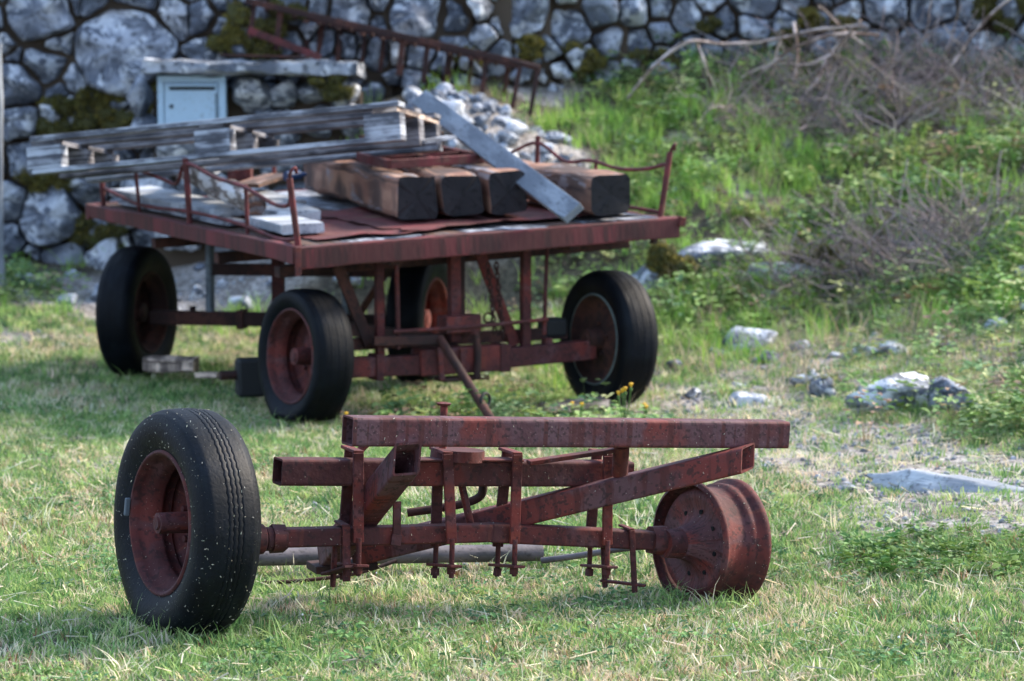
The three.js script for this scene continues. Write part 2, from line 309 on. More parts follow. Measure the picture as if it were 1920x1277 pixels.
const tps = (() => {
  const n = CP.length, m = n + 3, A = Array.from({ length: m }, () => new Float64Array(m + 1)), U = (r2) => (r2 < 1e-9 ? 0 : r2 * Math.log(r2));
  for (let i = 0; i < n; i++) {
    for (let j = 0; j < n; j++) A[i][j] = U((CP[i][0] - CP[j][0]) ** 2 + (CP[i][1] - CP[j][1]) ** 2) + (i === j ? 0.06 : 0);
    A[i][n] = A[n][i] = 1; A[i][n + 1] = A[n + 1][i] = CP[i][0]; A[i][n + 2] = A[n + 2][i] = CP[i][1]; A[i][m] = CP[i][2];
  }
  for (let c = 0; c < m; c++) {
    let p = c; for (let r = c + 1; r < m; r++) if (Math.abs(A[r][c]) > Math.abs(A[p][c])) p = r;
    [A[c], A[p]] = [A[p], A[c]];
    for (let r = 0; r < m; r++) if (r !== c) { const f = A[r][c] / A[c][c]; if (f) for (let k = c; k <= m; k++) A[r][k] -= f * A[c][k]; }
  }
  const w = A.map((r, i) => r[m] / r[i]);
  return (x, z) => { let h = w[n] + w[n + 1] * x + w[n + 2] * z; for (let i = 0; i < n; i++) h += w[i] * U((x - CP[i][0]) ** 2 + (z - CP[i][1]) ** 2); return h; };
})();
const rawHeight = (x, d) => tps(clamp(x, -7, 6.5), clamp(d, 1, 19));
// cached on a grid for speed
const HG = { x0: -9, d0: -1, s: 0.1, nx: 181, nd: 212 }, HD = new Float32Array(HG.nx * HG.nd);
for (let j = 0; j < HG.nd; j++) for (let i = 0; i < HG.nx; i++) {
  const x = HG.x0 + i * HG.s, d = HG.d0 + j * HG.s, bank = sstep(12.5, 16, d + 0.5 * Math.max(0, x));
  HD[j * HG.nx + i] = rawHeight(x, d) + 0.012 * n3(x * 1.1, 0, d * 1.1) + bank * (0.07 * n3(x * 1.3, 3, d * 1.3) + 0.04 * n3(x * 3, 5, d * 3));
}
function ground(x, d) {
  const u = clamp((x - HG.x0) / HG.s, 0, HG.nx - 1.001), v = clamp((d - HG.d0) / HG.s, 0, HG.nd - 1.001), i = Math.floor(u), j = Math.floor(v), a = u - i, b = v - j, k = j * HG.nx + i;
  return lerp(lerp(HD[k], HD[k + 1], a), lerp(HD[k + HG.nx], HD[k + HG.nx + 1], a), b);
}
// bare and stony places: 1 bare, 0 covered
const wob = (x, d) => 0.5 * n3(x * 1.6, 7, d * 1.6) + 0.3 * n3(x * 4, 2, d * 4);
function bare(x, d) {
  const tt = clamp(((x - 0.75) * 1.3 + (d - 12.9) * -3.8) / (1.3 * 1.3 + 3.8 * 3.8), 0, 1), path = sstep(1.0, 0.5, Math.hypot((x - 0.75 - 1.3 * tt) / (0.55 + 0.5 * tt), (d - 12.9 + 3.8 * tt) / 0.9) + 0.8 * wob(x, d));
  const path2 = sstep(1.0, 0.6, Math.hypot((x - 1.15) / 0.6, (d - 12.5) / 0.45) + 0.5 * wob(x, d));
  const rubble = sstep(1.05, 0.7, Math.hypot((x + 0.2) / 0.85, (d - 17.4) / 0.7) + 0.3 * wob(x, d));
  const heap = sstep(1.05, 0.6, Math.hypot((x + 2.6) / 1.4, (d - 17.1) / 1.0) + 0.4 * wob(x, d));
  const mid = 0.8 * sstep(1.0, 0.5, Math.hypot((x - 1.75) / 1.4, (d - 13.3) / 1.9) + 0.9 * wob(x, d));
  const spots = 0.8 * sstep(0.42, 0.62, n3(x * 1.9, 21, d * 1.9) + 0.3 * n3(x * 5, 23, d * 5));
  return Math.max(path, path2, rubble, heap, mid, spots);
}
{
  const xs = [], ds = []; for (let x = -4.8; x <= 4.81; x += 0.06) xs.push(x); for (let k = 1; k < 14; k++) { xs.push(4.8 + 0.3 * k * k); xs.unshift(-4.8 - 0.3 * k * k); }
  for (let d = 5; d <= 19.6; d += 0.06) ds.push(d); for (let k = 1; k < 14; k++) { ds.push(19.6 + 0.3 * k * k); ds.unshift(5 - 0.3 * k * k); }
  const pos = [], uv = [], col = [], idx = [];
  ds.forEach((d) => xs.forEach((x) => {
    pos.push(x, ground(x, d) + 0.006 * n3(x * 9, 1, d * 9), -d); uv.push(x / 1.7, d / 1.7);
    const b = bare(x, d), t = 0.5 + 0.5 * n3(x * 2.3, 40, d * 2.3), soil = mix([0.1, 0.09, 0.06], [0.2, 0.17, 0.115], t), gr = mix([0.54, 0.51, 0.5], [0.72, 0.68, 0.65], t);
    col.push(...mix(soil, gr, b));
  }));
  const n = xs.length;
  for (let j = 0; j + 1 < ds.length; j++) for (let i = 0; i + 1 < n; i++) { const a = j * n + i; idx.push(a, a + 1, a + n, a + 1, a + n + 1, a + n); }
  const g = new THREE.BufferGeometry(); g.setAttribute('position', new THREE.Float32BufferAttribute(pos, 3)); g.setAttribute('uv', new THREE.Float32BufferAttribute(uv, 2)); g.setAttribute('color', new THREE.Float32BufferAttribute(col, 3)); g.setIndex(idx); g.computeVertexNormals();
  const m = new THREE.Mesh(g, std({ map: soilMap, vertexColors: true, roughness: 1, bumpMap: soilBump, bumpScale: 0.02 })); m.name = 'ground'; scene.add(m);
  mark(m, 'grassy ground with bare stony patches rising to a bank', 'ground', null, 'structure');
}

// ---------------------------------------------------------------- dry-stone wall
const wallDist = (x) => 18.4 + 0.8 * sstep(-1.5, 1.5, x);
{
  const seeds = [[-3.51,2.26,.25],[-3.11,2.33,.11],[-2.82,2.32,.17],[-2.51,2.24,.13],[-2.32,2.24,.1],[-2.15,2.16,.08],[-2.88,1.98,.37],[-3.44,2.05,.16],[-3.49,1.89,.18],[-3.78,2.02,.07],[-3.7,1.7,.2],[-3.39,1.68,.1],[-3.67,1.47,.18],[-2.71,1.68,.09],[-3.2,1.47,.15],[-2.97,1.41,.1],[-3.44,.75,.25],[-3.59,1.17,.18],[-3.16,.99,.18],[-3.23,1.17,.12],[-3.36,.45,.16],[-3.04,.43,.14],[-2.84,.85,.16],[-2.64,.53,.18],[-2.44,.38,.1],[-3.76,.85,.16],[-1.65,2.32,.15],[-1.45,2.31,.12],[-1.21,2.28,.16],[-.98,2.35,.08],[-.73,2.24,.22],[-.98,2.19,.06],[-.42,2.21,.14],[-.25,2.3,.11],[.1,2.28,.21],[-.23,2.09,.1],[-.11,2.21,.05],[-1.25,2.02,.1],[-1,1.97,.1],[-.87,1.98,.07],[-.41,2.05,.09],[-1.39,2.04,.1],[-1.83,2.24,.12],[-1.95,2.04,.12],[-1.67,2.04,.12],[-.68,1.96,.1],[-.54,1.89,.08],[-.28,1.89,.09],[.43,2.17,.17],[.29,2.03,.09],[.68,2.3,.15],[.42,2.36,.09],[.94,2.3,.12],[1.15,2.34,.12],[.75,2.09,.12],[.97,2.05,.12],[1.16,2.14,.1],[1.36,2.26,.13],[1.5,2.37,.08],[1.64,2.2,.11],[1.87,2.21,.13],[1.9,2.38,.17],[2.11,2.21,.09],[2.18,2.36,.1],[1.53,2.02,.09],[1.41,2.06,.08],[.53,1.94,.11],[.16,2.01,.09],[2.36,2.23,.11],[2.61,2.25,.1],[2.92,2.31,.19],[3.28,2.3,.23],[3.57,2.31,.19],[3.81,2.31,.17],[3.34,2.14,.21],[3.15,2.04,.18],[2.84,2.02,.17],[2.65,2,.09],[2.45,2.02,.12],[3.03,1.88,.1],[3.43,1.9,.09],[3.69,2.02,.17],[3.9,1.94,.15]];
  const R = rng(4242), top = 2.75, foot = (x) => Math.min(ground(x, wallDist(x) - 0.1), 1.9) - 0.12;
  for (let k = 0; k < 5200; k++) {
    const x = -4.7 + 9.4 * R(), y = 0.2 + 2.5 * R(), r = 0.09 + 0.1 * R() * R();
    if (y < foot(x)) continue;
    if (x > -2.3 && x < -0.9 && y < 1.6) continue;
    if (seeds.every((s) => Math.hypot(s[0] - x, s[1] - y) > 0.86 * (s[2] + r))) seeds.push([x, y, r]);
  }
  for (let k = 0, n = 0; k < 6000 && n < 70; k++) { // small wedge stones in the joints
    const x = -4.2 + 8.4 * R(), y = 0.3 + 2.3 * R(), r = 0.025 + 0.03 * R(); if (y < foot(x) || (x > -2.7 && x < -0.9 && y < 1.75)) continue;
    if (seeds.every((s) => Math.hypot(s[0] - x, s[1] - y) > 0.9 * s[2] + 0.4 * r)) { seeds.push([x, y, r]); n++; }
  }
  const wall = thing('stone_wall', 'tall dry-stone wall of rough grey limestone behind the wagon', 'wall', V3(0, 0, -19));
  seeds.forEach(([cx, cy, r], i) => {
    let P = [[cx - 0.8, cy - 0.8], [cx + 0.8, cy - 0.8], [cx + 0.8, cy + 0.8], [cx - 0.8, cy + 0.8]];
    P = P.map(([x, y]) => [x, Math.min(y, top + 0.06 * n3(x * 3, 0, 0))]);
    for (let j = 0; j < seeds.length && P.length; j++) if (j !== i) {
      const [ox, oy, or] = seeds[j], dx = ox - cx, dy = oy - cy, d2 = dx * dx + dy * dy; if (d2 > 2.6) continue;
      const t = 0.5 + (r * r - or * or) / (2 * d2), mx = cx + dx * t, my = cy + dy * t, out = [];
      for (let k = 0; k < P.length; k++) {
        const a = P[k], b = P[(k + 1) % P.length], fa = (a[0] - mx) * dx + (a[1] - my) * dy, fb = (b[0] - mx) * dx + (b[1] - my) * dy;
        if (fa <= 0) out.push(a);
        if (fa * fb < 0) { const q = fa / (fa - fb); out.push([lerp(a[0], b[0], q), lerp(a[1], b[1], q)]); }
      }
      P = out;
    }
    if (P.length < 3) return;
    let ax = 0, ay = 0; P.forEach((p) => { ax += p[0] / P.length; ay += p[1] / P.length; });
    if (ay < foot(ax) - 0.12) return;
    // radial outline, rounded and shrunk for the joint
    const K = 36, rad = []; 
    for (let k = 0; k < K; k++) {
      const th = k / K * 6.2832, c = Math.cos(th), s = Math.sin(th); let best = 9;
      for (let q = 0; q < P.length; q++) {
        const a = P[q], b = P[(q + 1) % P.length], ex = b[0] - a[0], ey = b[1] - a[1], den = c * ey - s * ex; if (Math.abs(den) < 1e-9) continue;
        const t = ((a[0] - ax) * ey - (a[1] - ay) * ex) / den, v = ((a[0] - ax) * s - (a[1] - ay) * c) / den; if (t > 0 && v >= -1e-6 && v <= 1 + 1e-6) best = Math.min(best, t);
      }
      rad.push(best === 9 ? r * 0.7 : best);
    }
    const gap = 0.003 + 0.03 * Math.pow(R(), 3), mean = rad.reduce((a, b) => a + b) / K;
    let rr = rad.map((v, k) => 0.86 * v + 0.07 * rad[(k + 1) % K] + 0.07 * rad[(k + K - 1) % K]).map((v, k) => Math.min(Math.min(v, 1.6 * mean) - gap, mean * 1.7) * (1 - 0.04 + 0.14 * n3(ax * 5 + Math.cos(k / K * 6.28) * 1.4, ay * 5 + Math.sin(k / K * 6.28) * 1.4, i)));
    const zo = 0.13 * (R() - 0.45), bulge = Math.min(0.07, mean * 0.4) * (0.7 + 0.6 * R()), tx = 0.8 * (R() - 0.5), ty = 0.7 * (R() - 0.4), rings = [[0.94, -0.2], [1, -0.05], [0.97, 0], [0.86, 1], [0.62, 2], [0.32, 3], [0, 4]];
    const pos = [], idx = [];
    rings.forEach(([q, lev]) => { for (let k = 0; k < K; k++) {
      const th = k / K * 6.2832, x = ax + Math.cos(th) * rr[k] * q, y = ay + Math.sin(th) * rr[k] * q;
      let dz = lev <= 0 ? lev : bulge * (1 - Math.pow(q, 2.4)) ; if (lev === 0) dz = bulge * 0.12;
      if (lev >= 0) dz += 0.06 * fb3(x * 5, y * 5, i * 3.7) * (0.6 + mean * 4) + 0.05 * Math.abs(n3(x * 8, y * 8, i)) + (x - ax) * tx + (y - ay) * ty;
      pos.push(x, y, -wallDist(x) + zo + dz + 0.1 - (y - 1) * 0.05);
    } });
    for (let a = 0; a + 1 < rings.length; a++) for (let k = 0; k < K; k++) { const p = a * K + k, q = a * K + (k + 1) % K; idx.push(p, q, p + K, q, q + K, p + K); }
    let g = new THREE.BufferGeometry(); g.setAttribute('position', new THREE.Float32BufferAttribute(pos, 3)); g.setIndex(idx); g = mergeVertices(g, 1e-4); g.computeVertexNormals();
    const tone = [stoneMid, stoneBlue, stoneGrey, stonePale, stoneMid, stoneGrey];
    part(wall, 'stone', uvBox(g.toNonIndexed(), 0.85, 0.85, (i * 0.37) % 1), tone[i % tone.length]);
  });
  // earth and rubble fill behind the face stones
  const xs = []; for (let x = -9; x <= 9; x += 0.3) xs.push(x);
  const fill = []; for (let k = 0; k + 1 < xs.length; k++) { const x = xs[k], y0 = -0.3, d = wallDist(x + 0.15); fill.push(uvBox(new THREE.BoxGeometry(0.3, 3.1, 0.9), 1).translate(x + 0.15, y0 + 1.55, -d - 0.5)); }
  part(wall, 'earth_fill', fill, M.earth);
}

// ---------------------------------------------------------------- cabinet under its slab
{
  const D = 17.55, nic = thing('stone_pillar', 'low rubble pillar of pale stones carrying the concrete slab', 'pillar', V3(-1.85, 0.3, -17.9));
  const R = rng(77);
  const spots = [[-1.86, 1.64, 0.15, 0.15], [-1.62, 1.66, 0.13, 0.12], [-1.4, 1.68, 0.13, 0.1], [-1.2, 1.66, 0.11, 0.1], [-1.7, 1.43, 0.18, 0.13], [-1.38, 1.45, 0.16, 0.13], [-1.14, 1.44, 0.12, 0.13], [-2.67, 1.62, 0.1, 0.14], [-2.66, 1.35, 0.12, 0.14], [-2.42, 1.25, 0.19, 0.16], [-2.06, 1.24, 0.19, 0.16], [-1.7, 1.16, 0.2, 0.16], [-1.32, 1.16, 0.2, 0.16], [-2.6, 0.98, 0.19, 0.16], [-2.25, 0.94, 0.2, 0.16], [-1.87, 0.9, 0.2, 0.16], [-1.5, 0.88, 0.2, 0.16], [-1.15, 0.9, 0.17, 0.16], [-2.45, 0.66, 0.2, 0.17], [-2.08, 0.62, 0.2, 0.17], [-1.7, 0.6, 0.2, 0.17], [-1.3, 0.6, 0.2, 0.17]];
  spots.forEach(([x, y, a, b], i) => part(nic, 'stone', rockGeo(300 + i, a * 1.25, b * 1.25, 0.24, 4).translate(x, y, -D - 0.2 - 0.05 * R()), [stonePale, stoneMid, stoneBlue][i % 3]));
  part(nic, 'earth_fill', uvBox(new THREE.BoxGeometry(1.5, 1.35, 0.5)).translate(-1.85, 1.0, -D - 0.55), M.earth);

  const [sl, se] = rough(V3(-2.6, 1.845, -17.78), V3(-1.08, 1.825, -17.78), 0.1, 0.8, { amp: 0.03, round: 0.12, freq: 9, nx: 50, sx: 1, sy: 1, seed: 3 });
  single('concrete_slab', [sl, se], M.slabStone, 'grey weathered concrete slab lying over the pale cabinet', 'slab');

  const cab = thing('meter_cabinet', 'pale blue metal cabinet with slot set under the slab', 'cabinet', V3(-2.28, 1.42, -D));
  const z = -D + 0.02, fr = (x0, x1, y0, y1, zz, t) => bar(V3(x0, (y0 + y1) / 2, zz), V3(x1, (y0 + y1) / 2, zz), y1 - y0, t, V3(0, 1, 0), 0.004);
  part(cab, 'housing', fr(-2.5, -2.05, 1.36, 1.77, z - 0.12, 0.2), M.cabinet);
  const fm = part(cab, 'frame', fr(-2.52, -2.035, 1.735, 1.783, z, 0.03), M.cabinet); part(cab, 'frame_sill', fr(-2.52, -2.035, 1.35, 1.38, z, 0.03), M.cabinet, fm);
  part(cab, 'frame_side', fr(-2.52, -2.475, 1.381, 1.734, z, 0.028), M.cabinet, fm); part(cab, 'frame_side', fr(-2.085, -2.035, 1.381, 1.734, z, 0.028), M.cabinet, fm);
  const dr = part(cab, 'door', fr(-2.468, -2.092, 1.386, 1.728, z + 0.004, 0.022), M.cabinet);
  part(cab, 'slot', fr(-2.435, -2.11, 1.68, 1.702, z + 0.016, 0.008), M.blackGap, dr);
  part(cab, 'slot_flap', bar(V3(-2.435, 1.712, z + 0.022), V3(-2.11, 1.712, z + 0.022), 0.012, 0.02, V3(0, 1, 0), 0.003), M.cabinet, dr);
  part(cab, 'lock', cyl(V3(-2.42, 1.565, z + 0.01), V3(-2.42, 1.565, z + 0.024), 0.014), M.blackMetal, dr);
  part(cab, 'hinge_strip', fr(-2.106, -2.098, 1.45, 1.66, z + 0.018, 0.008), M.blackMetal, dr);

  single('rusted_sheet_offcut', bar(V3(-2.1, 1.93, -17.75), V3(-1.45, 1.915, -17.8), 0.012, 0.4, V3(0, 1, 0), 0.003), M.rustDark, 'flat rusted sheet lying on the concrete slab', 'metal sheet');
}

// ---------------------------------------------------------------- rusted rack on the bank
{
  const r = thing('rusted_rack', 'long rusted metal rack with upright bars leaning before the wall', 'rack', V3(-0.8, 1.7, -18.2));
  const y = (x) => 2.33 - (x + 1.92) * 0.2265, R = rng(12);
  for (const [dz, dy] of [[0, 0], [-0.26, -0.02]]) part(r, 'top_rail', bar(V3(-1.95, y(-1.95) + dy, -18.1 + dz), V3(0.06, y(0.06) + dy, -18.0 + dz), 0.045, 0.04), M.rustDark);
  part(r, 'end_rail', rod([V3(-0.02, 1.9, -18.0), V3(0.2, 1.845, -17.98)], 0.022, 8), M.rustDark);
  for (const x of [-1.8, -1.6, -1.35, -1.19, -1.03, -0.88, -0.72, -0.55, -0.39, -0.25, -0.12]) part(r, 'rung', bar(V3(x, y(x) - 0.03, -18.1 + (x + 1.95) * 0.05), V3(x, y(x) - 0.045, -18.36 + (x + 1.95) * 0.05), 0.025, 0.025), M.rustDark);
  for (const x of [-1.9, -1.71, -1.51, -1.42, -1.28, -1.1, -0.96, -0.81, -0.63, -0.47, -0.31, -0.2, -0.04]) {
    const b = (Math.abs(x * 7.3) % 1) > 0.45 ? 0 : 1, w = 0.03 + 0.02 * R(), len = 0.24 + 0.05 * R(), zz = -18.1 + (x + 1.95) * 0.05 - b * 0.26;
    part(r, 'upright', bar(V3(x + 0.012, y(x) - 0.02, zz - 0.022), V3(x - 0.02, y(x) - 0.02 - len, zz - 0.02), w, 0.02, V3(1, 0, 0)), M.rustDark);
    if (b) part(r, 'cross_bar', bar(V3(x, y(x) - 0.05, -18.08 + (x + 1.95) * 0.05), V3(x, y(x) - 0.05, -18.36 + (x + 1.95) * 0.05), 0.02, 0.03), M.rustDark);
  }
  part(r, 'upright', bar(V3(0.19, 1.84, -17.98), V3(0.13, 1.5, -17.95), 0.035, 0.025, V3(1, 0, 0)), M.rustDark);
  part(r, 'upright', bar(V3(0.06, 1.86, -17.97), V3(0.0, 1.55, -17.95), 0.035, 0.025, V3(1, 0, 0)), M.rustDark);
  part(r, 'lower_channel', bar(V3(-1.92, 2.12, -18.02), V3(-1.4, 1.92, -18.0), 0.05, 0.06), M.rustPaint);
}

// ---------------------------------------------------------------- stones of the heap and the bank
{
  const R = rng(909);
  for (let k = 0; k < 150; k++) {
    const t = R(), x = lerp(-0.9, 0.4, t) + 0.1 * (R() - 0.5), d = 16.75 + 1.15 * R(), s = 0.03 + 0.065 * Math.pow(R(), 2.2);
    single('rubble_stone', rockGeo(500 + k, s * (0.9 + 0.6 * R()), s * (0.6 + 0.4 * R()), s * (0.9 + 0.4 * R()), 3).rotateY(R() * 6).translate(x, ground(x, d) + s * 0.3, -d), [stoneMid, stoneBlue, stoneGrey, stonePale, stoneMid][k % 5], 'pale rubble stone in the heap below the rusted rack', 'stone', 'rubble stones in the heap');
  }
  for (let k = 0; k < 46; k++) {
    const x = -3.9 + 2.9 * R(), d = 16.4 + 1.6 * R(), s = 0.04 + 0.1 * Math.pow(R(), 1.6);
    single('fallen_stone', rockGeo(700 + k, s * 1.2, s * 0.8, s, 3).rotateY(R() * 6).translate(x, ground(x, d) + s * 0.3, -d), [stonePale, stoneMid, stoneBlue][k % 3], 'grey stone fallen at the foot of the wall behind the wagon', 'stone', 'stones fallen at the wall foot');
  }
  const one = (seed, x, d, sx, sy, sz, ry, lift, mat, label) => single('boulder', rockGeo(seed, sx, sy, sz, 5, 12, 0.1).rotateY(ry).translate(x, ground(x, d) + lift, -d), mat, label, 'rock');
  one(21, -0.5, 17.35, 0.3, 0.17, 0.3, 0.6, 0.0, stoneMid, 'broad grey rock in the rubble behind the leaning plank');
  one(22, -0.12, 17.2, 0.28, 0.14, 0.26, 2.1, -0.02, stonePale, 'broad pale rock in the rubble left of the green bank');
  one(23, 0.16, 17.2, 0.2, 0.12, 0.2, 1.3, -0.02, stoneMid, 'grey rock at the right end of the rubble heap');
  one(1, 1.35, 16.1, 0.42, 0.16, 0.36, 0.4, 0.0, stonePale, 'broad white rock ledge right of the wagon deck');
  one(2, 1.78, 15.9, 0.3, 0.13, 0.3, 1.2, 0.0, stonePale, 'white rock beside the brown moss on the bank');
  one(3, 0.96, 15.9, 0.22, 0.24, 0.24, 2, 0.0, stoneMid, 'mossy dark rock just below the deck corner');
  one(4, 1.88, 11.9, 0.27, 0.17, 0.22, 0.5, 0.07, stonePale, 'largest grey rock on the right slope, dark hollow beneath');
  one(5, 2.12, 11.7, 0.18, 0.14, 0.16, 1.9, 0.05, stoneDark, 'dark rock at the right end of the largest slope rock');
  one(6, 1.6, 12.6, 0.1, 0.12, 0.1, 2.7, 0.03, stoneMid, 'small upright grey stone on the right slope');
  one(7, 1.21, 12.6, 0.12, 0.07, 0.1, 0.2, 0.01, stonePale, 'low white stone right of the front right wheel');
  one(8, 1.75, 9.6, 0.42, 0.07, 0.12, -0.55, 0.012, M.concrete, 'long flat pale stone lying in the gravel path');
  one(9, 1.32, 9.75, 0.09, 0.045, 0.07, 0.7, 0.01, stoneDark, 'small dark stone half sunk in the gravel path');
  one(10, 1.45, 14.6, 0.24, 0.14, 0.2, 1.1, 0.02, stoneBlue, 'grey stone under the white ledge on the bank');
  for (let k = 0; k < 40; k++) {
    const x = 0.9 + 2.2 * R(), d = 12.8 + 3.6 * R(), s = 0.03 + 0.06 * Math.pow(R(), 1.6);
    single('bank_stone', rockGeo(800 + k, s * 1.3, s * 0.8, s, 3).rotateY(R() * 6).translate(x, ground(x, d) + s * 0.25, -d), [stonePale, stoneMid, stoneBlue][k % 3], 'small stone among the weeds on the right bank', 'stone', 'small stones on the right bank');
  }
}
// weathered post at the left edge
{
  const gy = ground(-3.52, 16.9) - 0.1, [a, b] = rough(V3(-3.575, gy, -17), V3(-3.56, 2.0, -17), 0.09, 0.09, { up: V3(1, 0, 0), amp: 0.01, round: 0.5, nx: 20 });
  single('wooden_post', [a, b], M.greyPlank, 'grey weathered wooden post at the left edge by the wall', 'post');
}

// ---------------------------------------------------------------- wheels
// axis: unit vector out of the side that is looked at; local y is the axis
function wheelMatrix(c, axis) { const y = axis.clone().normalize(), z = V3(0, 1, 0).sub(y.clone().multiplyScalar(y.y)).normalize(), x = y.clone().cross(z); return new THREE.Matrix4().makeBasis(x, y, z).setPosition(c); }
function tyreGeo(R, r0, w, mat4, { grooves = true, groundY = -9, squash = 0.25, seg = 168, seed = 1 } = {}) {
  const hw = w / 2, prof = []; if (grooves) seg = 320;
  const side = [[0.72, r0 - 0.012], [0.8, r0 + 0.004], [0.93, r0 + (R - r0) * 0.22], [1.0, r0 + (R - r0) * 0.45], [0.98, r0 + (R - r0) * 0.66], [0.9, r0 + (R - r0) * 0.84], [0.8, R - 0.016], [0.7, R - 0.007]];
  side.forEach(([k, r]) => prof.push([k * hw, r, 0]));
  const gr = grooves ? [0.2, 0.05, -0.1, -0.25] : [0.4, 0, -0.4];
  const put = (k, dep, zig) => prof.push([k * hw, R - 0.005 * k * k * 2 - dep, zig]);
  put(0.6, 0, 0);
  for (const g of gr) { const dp = grooves ? 0.0028 : 0.0012; put(g + 0.018, 0, 1); put(g + 0.006, dp, 1); put(g - 0.006, dp, 1); put(g - 0.018, 0, 1); put(g - 0.06, 0, 0); }
  put(-0.6, 0, 0);
  side.slice().reverse().forEach(([k, r]) => prof.push([-k * hw, r, 0]));
  const n = prof.length, pos = [], uv = [], idx = [], v = V3(), ax = V3().setFromMatrixColumn(mat4, 1), c = V3().setFromMatrixPosition(mat4);
  let arc = [0]; for (let j = 1; j < n; j++) arc.push(arc[j - 1] + Math.hypot(prof[j][0] - prof[j - 1][0], prof[j][1] - prof[j - 1][1]));
  for (let i = 0; i <= seg; i++) {
    const th = i / seg * Math.PI * 2;
    for (let j = 0; j < n; j++) {
      const [y, r, z] = prof[j], tri = Math.abs(((i * 0.5) % 2) - 1) - 0.5, yy = y + z * tri * (grooves ? 0.0035 : 0.001), rr = r + 0.0016 * n3(Math.cos(th) * 5 + seed, Math.sin(th) * 5, y * 24);
      v.set(Math.cos(th) * rr, yy, Math.sin(th) * rr).applyMatrix4(mat4);
      if (v.y < groundY) { const dep = groundY - v.y; v.y = groundY - dep * squash; const s = v.clone().sub(c).dot(ax); v.addScaledVector(ax, Math.sign(s) * dep * 0.5 * Math.min(1, Math.abs(s) / hw)); }
      else if (v.y < groundY + 0.12) { const s = v.clone().sub(c).dot(ax), k = 1 - (v.y - groundY) / 0.12; v.addScaledVector(ax, s * 0.18 * k * k * (squash < 0.2 ? 1.8 : 0.6)); }
      pos.push(v.x, v.y, v.z); uv.push(Math.round(6.283 * R / 0.5) * i / seg, arc[j] / 0.5);
    }
  }
  for (let i = 0; i < seg; i++) for (let j = 0; j + 1 < n; j++) { const a = i * n + j, b = a + n; idx.push(a, b, a + 1, a + 1, b, b + 1); }
  const g = new THREE.BufferGeometry(); g.setAttribute('position', new THREE.Float32BufferAttribute(pos, 3)); g.setAttribute('uv', new THREE.Float32BufferAttribute(uv, 2)); g.setIndex(idx); g.computeVertexNormals();
  const nn = g.attributes.normal;
  for (let j = 0; j < n; j++) { const b = seg * n + j, q = V3().fromBufferAttribute(nn, j).add(V3().fromBufferAttribute(nn, b)).normalize(); nn.setXYZ(j, q.x, q.y, q.z); nn.setXYZ(b, q.x, q.y, q.z); }
  return clean(g);
}
function lathe(pts, mat4, seg = 64, dent = 0, seed = 1) { // pts: [axial, radius]
  const g = new THREE.LatheGeometry(pts.map(([y, r]) => new THREE.Vector2(r, y)), seg), p = g.attributes.position, uv = g.attributes.uv; let arc = [0];
  for (let j = 1; j < pts.length; j++) arc.push(arc[j - 1] + Math.hypot(pts[j][0] - pts[j - 1][0], pts[j][1] - pts[j - 1][1]));
  for (let i = 0; i < p.count; i++) {
    uv.setXY(i, Math.floor(i / pts.length) / seg * 2, arc[i % pts.length] * 1.6);
    if (dent) { const x = p.getX(i), y = p.getY(i), z = p.getZ(i), r = Math.hypot(x, z) || 1, k = dent * fb3(x * 6 + seed, y * 9, z * 6); p.setXYZ(i, x + x / r * k, y + 0.7 * k, z + z / r * k); }
  }
  g.computeVertexNormals();
  const nn = g.attributes.normal, n = pts.length;
  for (let j = 0; j < n; j++) { const b = seg * n + j, q = V3().fromBufferAttribute(nn, j).add(V3().fromBufferAttribute(nn, b)).normalize(); nn.setXYZ(j, q.x, q.y, q.z); nn.setXYZ(b, q.x, q.y, q.z); }
  return clean(g).applyMatrix4(mat4);
}
